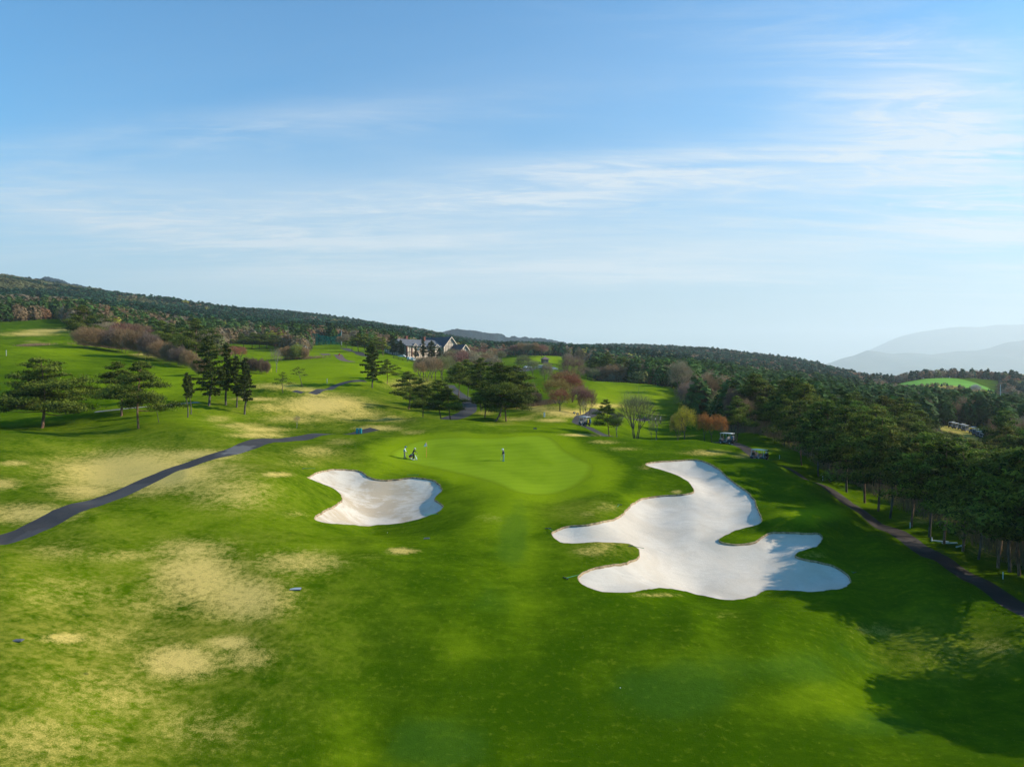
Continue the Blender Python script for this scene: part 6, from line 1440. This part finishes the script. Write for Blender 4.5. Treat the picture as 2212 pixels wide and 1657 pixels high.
for i in range(4):                       # little gabled dormers over the eaves
    xx = 5.6 + i * 5.6; d_ = MB(); d_.add([(xx - 1.5, -1.3, 7.0), (xx + 1.5, -1.3, 7.0), (xx, -1.3, 8.5), (xx - 1.5, 3, 7.0), (xx + 1.5, 3, 7.0), (xx, 3, 8.5)], [(0, 1, 2), (0, 2, 5, 3), (1, 4, 5, 2), (0, 3, 4, 1)]); dd = d_.build('dormer', roofg, club)
    bb_ = MB()
    for s_ in (-1, 1): bb_.sweep([(xx + s_ * 1.7, -1.4, 6.95), (xx, -1.4, 8.6)], [(.16, .06), (.16, .06)], 4)
    bb_.build('bargeboard', barge, dd)
for (xx, yy, zz) in ((9, 11, 11.6), (21, 9, 11.6)):
    c_ = MB().box((xx, yy, zz), (1.3, 1.3, 3.2)).box((xx, yy, zz + 1.7), (1.6, 1.6, .3)).build('chimney', brick, club)
# ---- cars
def make_car(label, loc, rz, mat, van=False, group=None):
    e = thing('parked_car', label, 'car', loc, rz, group); h = 1.85 if van else 1.42
    prof = ([(-2.1, .35), (-2.15, .9), (-2.05, 1.75), (-1.8, h), (.9, h), (1.6, 1.1), (2.1, .95), (2.15, .4)] if van else [(-2.2, .35), (-2.2, .85), (-1.6, .95), (-1.1, h), (.3, h), (1.0, .95), (2.0, .80), (2.15, .38)])
    b = MB(); n = len(prof); hw = .84
    vs = [(x, -hw * (.86 if z > 1.05 else 1), z) for x, z in prof] + [(x, hw * (.86 if z > 1.05 else 1), z) for x, z in prof]
    b.add(vs, [tuple(range(n)), tuple(range(2 * n - 1, n - 1, -1))] + [(k, n + k, n + (k + 1) % n, (k + 1) % n) for k in range(n)]); b.build('body', mat, e)
    w = MB()
    for s_ in (-1, 1): w.box(((-.4 if not van else -.3), s_ * hw * .93, 1.18 if not van else 1.38), (1.9 if not van else 2.6, .05, .34))
    w.box((.72 if not van else 1.28, 0, 1.20 if not van else 1.42), (.05, 1.3, .42), ry=-.75 if not van else -.55); w.build('windows', glassm, e)
    for sx in (-1.35, 1.35):
        for s_ in (-1, 1):
            t = MB().cyl((sx, s_ * .66, .32), (sx, s_ * .86, .32), .32, n=14).build('tyre', black, e); MB().cyl((sx, s_ * .855, .32), (sx, s_ * .875, .32), .19, n=10).build('rim', silver, t)
    for s_ in (-1, 1): MB().box((2.12, s_ * .6, .72), (.08, .3, .14), bev=.02).build('headlight', silver, e); MB().box((-2.2, s_ * .6, .80), (.05, .24, .16)).build('taillight', redp, e)
for (u, Yc, rz, mt, vn, lb) in [(868, 393, 2.9, white, False, 'white car leftmost before the clubhouse'), (886, 392, 1.2, white, True, 'white van left of the clubhouse corner'), (893, 390, 1.3, silver, True, 'pale silver van right beside the white van'), (904, 391, 0.1, black, False, 'black car right of the vans before the clubhouse'), (916, 390, .15, white, False, 'white car rightmost before the clubhouse')]:
    x, y, _ = place(u, 778, Yc); make_car(lb, (x, y, hz(x, y)), rz, mt, vn)
for (u, Yc, rz, mt, vn, lb) in [(1140, 372, .5, white, False, 'white car alone at the left of the car park'), (1170, 376, .3, white, True, 'white van at the back of the car park'), (1176, 374, .2, silver, False, 'silver car beside the van in the car park'), (1165, 358, 2.8, white, False, 'white car at the front of the car park, left one'), (1173, 356, 2.9, white, False, 'white car at the front of the car park, right one'), (1196, 366, .4, silver, False, 'silver car at the right end of the car park')]:
    x, y, _ = place(u, 790, Yc); make_car(lb, (x, y, hz(x, y)), rz, mt, vn)
# ---- rail fences
def fence(label, a, b, mat):
    (xa, ya, _), (xb, yb, _) = place(*a), place(*b); e = thing('rail_fence', label, 'fence', (xa, ya, hz(xa, ya))); L = math.hypot(xb - xa, yb - ya); n = int(L / 2.4)
    P = [(xa + (xb - xa) * i / n, ya + (yb - ya) * i / n) for i in range(n + 1)]; Z = [hz(*p) - e.location.z for p in P]; P = [(p[0] - xa, p[1] - ya) for p in P]
    for p, z in zip(P, Z): MB().box((p[0], p[1], z + .5), (.2, .2, 1.2)).build('post', mat, e)
    r = MB()
    for i in range(n):
        for hh in (.45, .95): r.cyl((P[i][0], P[i][1], Z[i] + hh), (P[i + 1][0], P[i + 1][1], Z[i + 1] + hh), .075, n=5)
    r.build('rails', mat, e)
fence('dark two rail fence in front of the clubhouse parking', (850, 784, 372), (920, 786, 374), timber)
fence('dark rail fence along the grass by the pavilion', (1110, 780, 430), (1212, 782, 428), timber)
# ---- pavilion
x, y, _ = place(1177, 775, 440); e = thing('pavilion', 'small brown pavilion with pyramid roof beyond the car park', 'building', (x, y, hz(x, y)), .3)
MB().box((0, 0, 1.3), (3.6, 3.6, 2.6)).build('wall', P_('brown_wall', (.22, .15, .11), .9), e)
r = MB(); r.add([(-2.6, -2.6, 2.5), (2.6, -2.6, 2.5), (2.6, 2.6, 2.5), (-2.6, 2.6, 2.5), (0, 0, 4.3)], [(0, 1, 4), (1, 2, 4), (2, 3, 4), (3, 0, 4), (3, 2, 1, 0)]); rf = r.build('roof', P_('brown_roof', (.15, .10, .09), .8), e); MB().cyl((0, 0, 4.2), (0, 0, 4.8), .12, .03).build('finial', steel, rf)
f_ = MB().box((.8, -1.83, 1.5), (1.1, .06, 1.0)).build('window', timber, e); MB().box((.8, -1.87, 1.5), (.9, .03, .8)).build('pane', glassm, f_)
# ---- driving range
x, y, _ = place(650, 745, 340); z = hz(x, y); e = thing('range_hut', 'low hut with dark gabled roof beside the green driving range net', 'building', (x, y, z - 1.0), -.15)
MB().box((0, 0, 2.0), (4.6, 3.0, 4.0)).build('wall', P_('hut_wall', (.24, .12, .08), .9), e)
r = MB(); r.add([(-2.7, -1.9, 3.9), (2.7, -1.9, 3.9), (2.7, 1.9, 3.9), (-2.7, 1.9, 3.9), (-2.7, 0, 5.4), (2.7, 0, 5.4)], [(0, 1, 5, 4), (2, 3, 4, 5), (1, 2, 5), (3, 0, 4), (3, 2, 1, 0)]); rf = r.build('roof', roofd, e); MB().box((-1.6, 0, 5.4), (.5, .5, .8)).build('chimney', white, rf)
bb_ = MB(); bb_.sweep([(2.78, -1.9, 3.9), (2.78, 0, 5.45), (2.78, 1.9, 3.9)], [.13] * 3, 4); bb_.build('bargeboard', barge, e)
b = NB('green_net'); tr_ = b.n.new('ShaderNodeBsdfTransparent'); df = b.n.new('ShaderNodeBsdfDiffuse'); df.inputs[0].default_value = (0.01, 0.16, 0.11, 1); mx = b.n.new('ShaderNodeMixShader')
wv = b.noise(b.coord(scale=(1, 1, .15)), 1.5, 3); b.l.new(b.ramp(wv, .3, .7, .6, .92), mx.inputs[0]); b.l.new(tr_.outputs[0], mx.inputs[1]); b.l.new(df.outputs[0], mx.inputs[2]); b.l.new(mx.outputs[0], b.out.inputs[0]); M_NET = b.m
def net(label, posts, Yn):
    """posts: (u, v_foot, v_top, has_pole)"""
    W0 = place(posts[0][0], 740, Yn); e = thing('range_net', label, 'net', (W0[0], W0[1], hz(W0[0], W0[1])))
    pts_ = []
    for (u, vf, vt, pole) in posts:
        x, y, zf = place(u, vf, Yn); _, _, zt = place(u, vt, Yn); zg = hz(x, y); pts_.append((x - W0[0], y - W0[1], min(zf, zg) - e.location.z, zt - e.location.z))
        if pole: MB().cyl((x - W0[0], y - W0[1], zg - e.location.z), (x - W0[0], y - W0[1], zt - e.location.z + .4), .14, .09).build('pole', P_('pale_pole', (.55, .56, .55), .6), e)
    vs = []; n = len(pts_)
    for i in range(n - 1):
        for k in range(6):
            t = k / 6; a, b2 = pts_[i], pts_[i + 1]; sag = .8 * 4 * t * (1 - t) * .5; zt = a[3] + (b2[3] - a[3]) * t - sag; zb = a[2] + (b2[2] - a[2]) * t; xx = a[0] + (b2[0] - a[0]) * t; vs.append((xx, .25 * math.sin(xx * 1.7), zb)); vs.append((xx, .15 * math.sin(xx * 2.1), zt))
    a = pts_[-1]; vs += [(a[0], a[1], a[2]), (a[0], a[1], a[3])]; m = len(vs) // 2
    MB().add(vs, [(2 * i, 2 * i + 2, 2 * i + 3, 2 * i + 1) for i in range(m - 1)]).build('netting', M_NET, e)
net('long teal green driving range net hanging between pale poles', [(656, 744, 711, True), (662, 744, 720, False), (682, 744, 720, False), (703, 744, 725, False), (722, 743, 727, False), (738, 742, 716, True)], 430)
net('short teal net left of the range hut', [(624, 742, 728, True), (637, 742, 728, False), (645, 742, 729, True)], 425)
# ---- poles
def pole(label, u, v, Yp, h, arms=False, mat=None):
    x, y, _ = place(u, v, Yp); e = thing('utility_pole', label, 'pole', (x, y, hz(x, y))); m_ = mat or P_('pole_wood', (.16, .14, .13), .9)
    MB().cyl((0, 0, -.3), (0, 0, h), .2, .13).build('shaft', m_, e)
    if arms: MB().box((0, 0, h - .6), (3.2, .2, .2)).box((0, 0, h - 1.6), (2.2, .2, .2)).build('crossarm', m_, e)
pole('utility pole with crossarms on the ridge above the bright meadow', 2059, 807, 762, 11.5, True); pole('pale utility pole among the trees at the right edge', 2161, 845, 300, 16, False, steel)
pole('pale lamp pole right of the clubhouse, left one', 1024, 762, 455, 6.5, False, white); pole('pale lamp pole right of the clubhouse, right one', 1029.5, 763, 452, 6.5, False, white)
# blossom tree on the far slope
tree('blossom_tree', MIDB[0], 9, 1867, 822, 797, 'pink blossoming tree on the far right slope', 'tree', None, 24, 4.0, (0.62, 0.30, 0.27), Yat=520)
tree('blossom_tree', MIDB[1], 9, 2108, 850, 826, 'white blossoming tree below the bright meadow', 'tree', None, 22, 4.0, (0.55, 0.50, 0.47), Yat=560)
tree('blossom_tree', MIDB[2], 9, 302, 712, 684, 'bright yellow bush above the brown thicket', 'shrub', None, 16, 4.0, (0.62, 0.60, 0.04), Yat=330)
tree('fir_tree', FIRS[2], 10, 2192, 895, 843, 'broad dark conifer standing above the wood at the right edge', 'tree', None, 50, 3.0, (.8, .85, .9), Yat=270)
# ------------------------------------------------------------------ haze
def haze():
    x0, x1, y0, y1, z0, z1 = -14000, 24000, -200, 23500, -230, 1330
    v = [(x, y, z) for x in (x0, x1) for y in (y0, y1) for z in (z0, z1)]
    f = [(0, 1, 3, 2), (4, 6, 7, 5), (0, 4, 5, 1), (2, 3, 7, 6), (0, 2, 6, 4), (1, 5, 7, 3)]
    b = new_mat('haze'); n, l = nodes_of(b); o = n.new('ShaderNodeOutputMaterial'); p = n.new('ShaderNodeVolumePrincipled')
    p.inputs['Color'].default_value = (0.86, 0.93, 1.0, 1); p.inputs['Density'].default_value = HAZE; p.inputs['Anisotropy'].default_value = 0.25
    l.new(p.outputs[0], o.inputs['Volume'])
    tag(link('haze', np_mesh('haze', v, np.array(f), [b], False)), kind='stuff')
HAZE = 0.8e-4
haze()
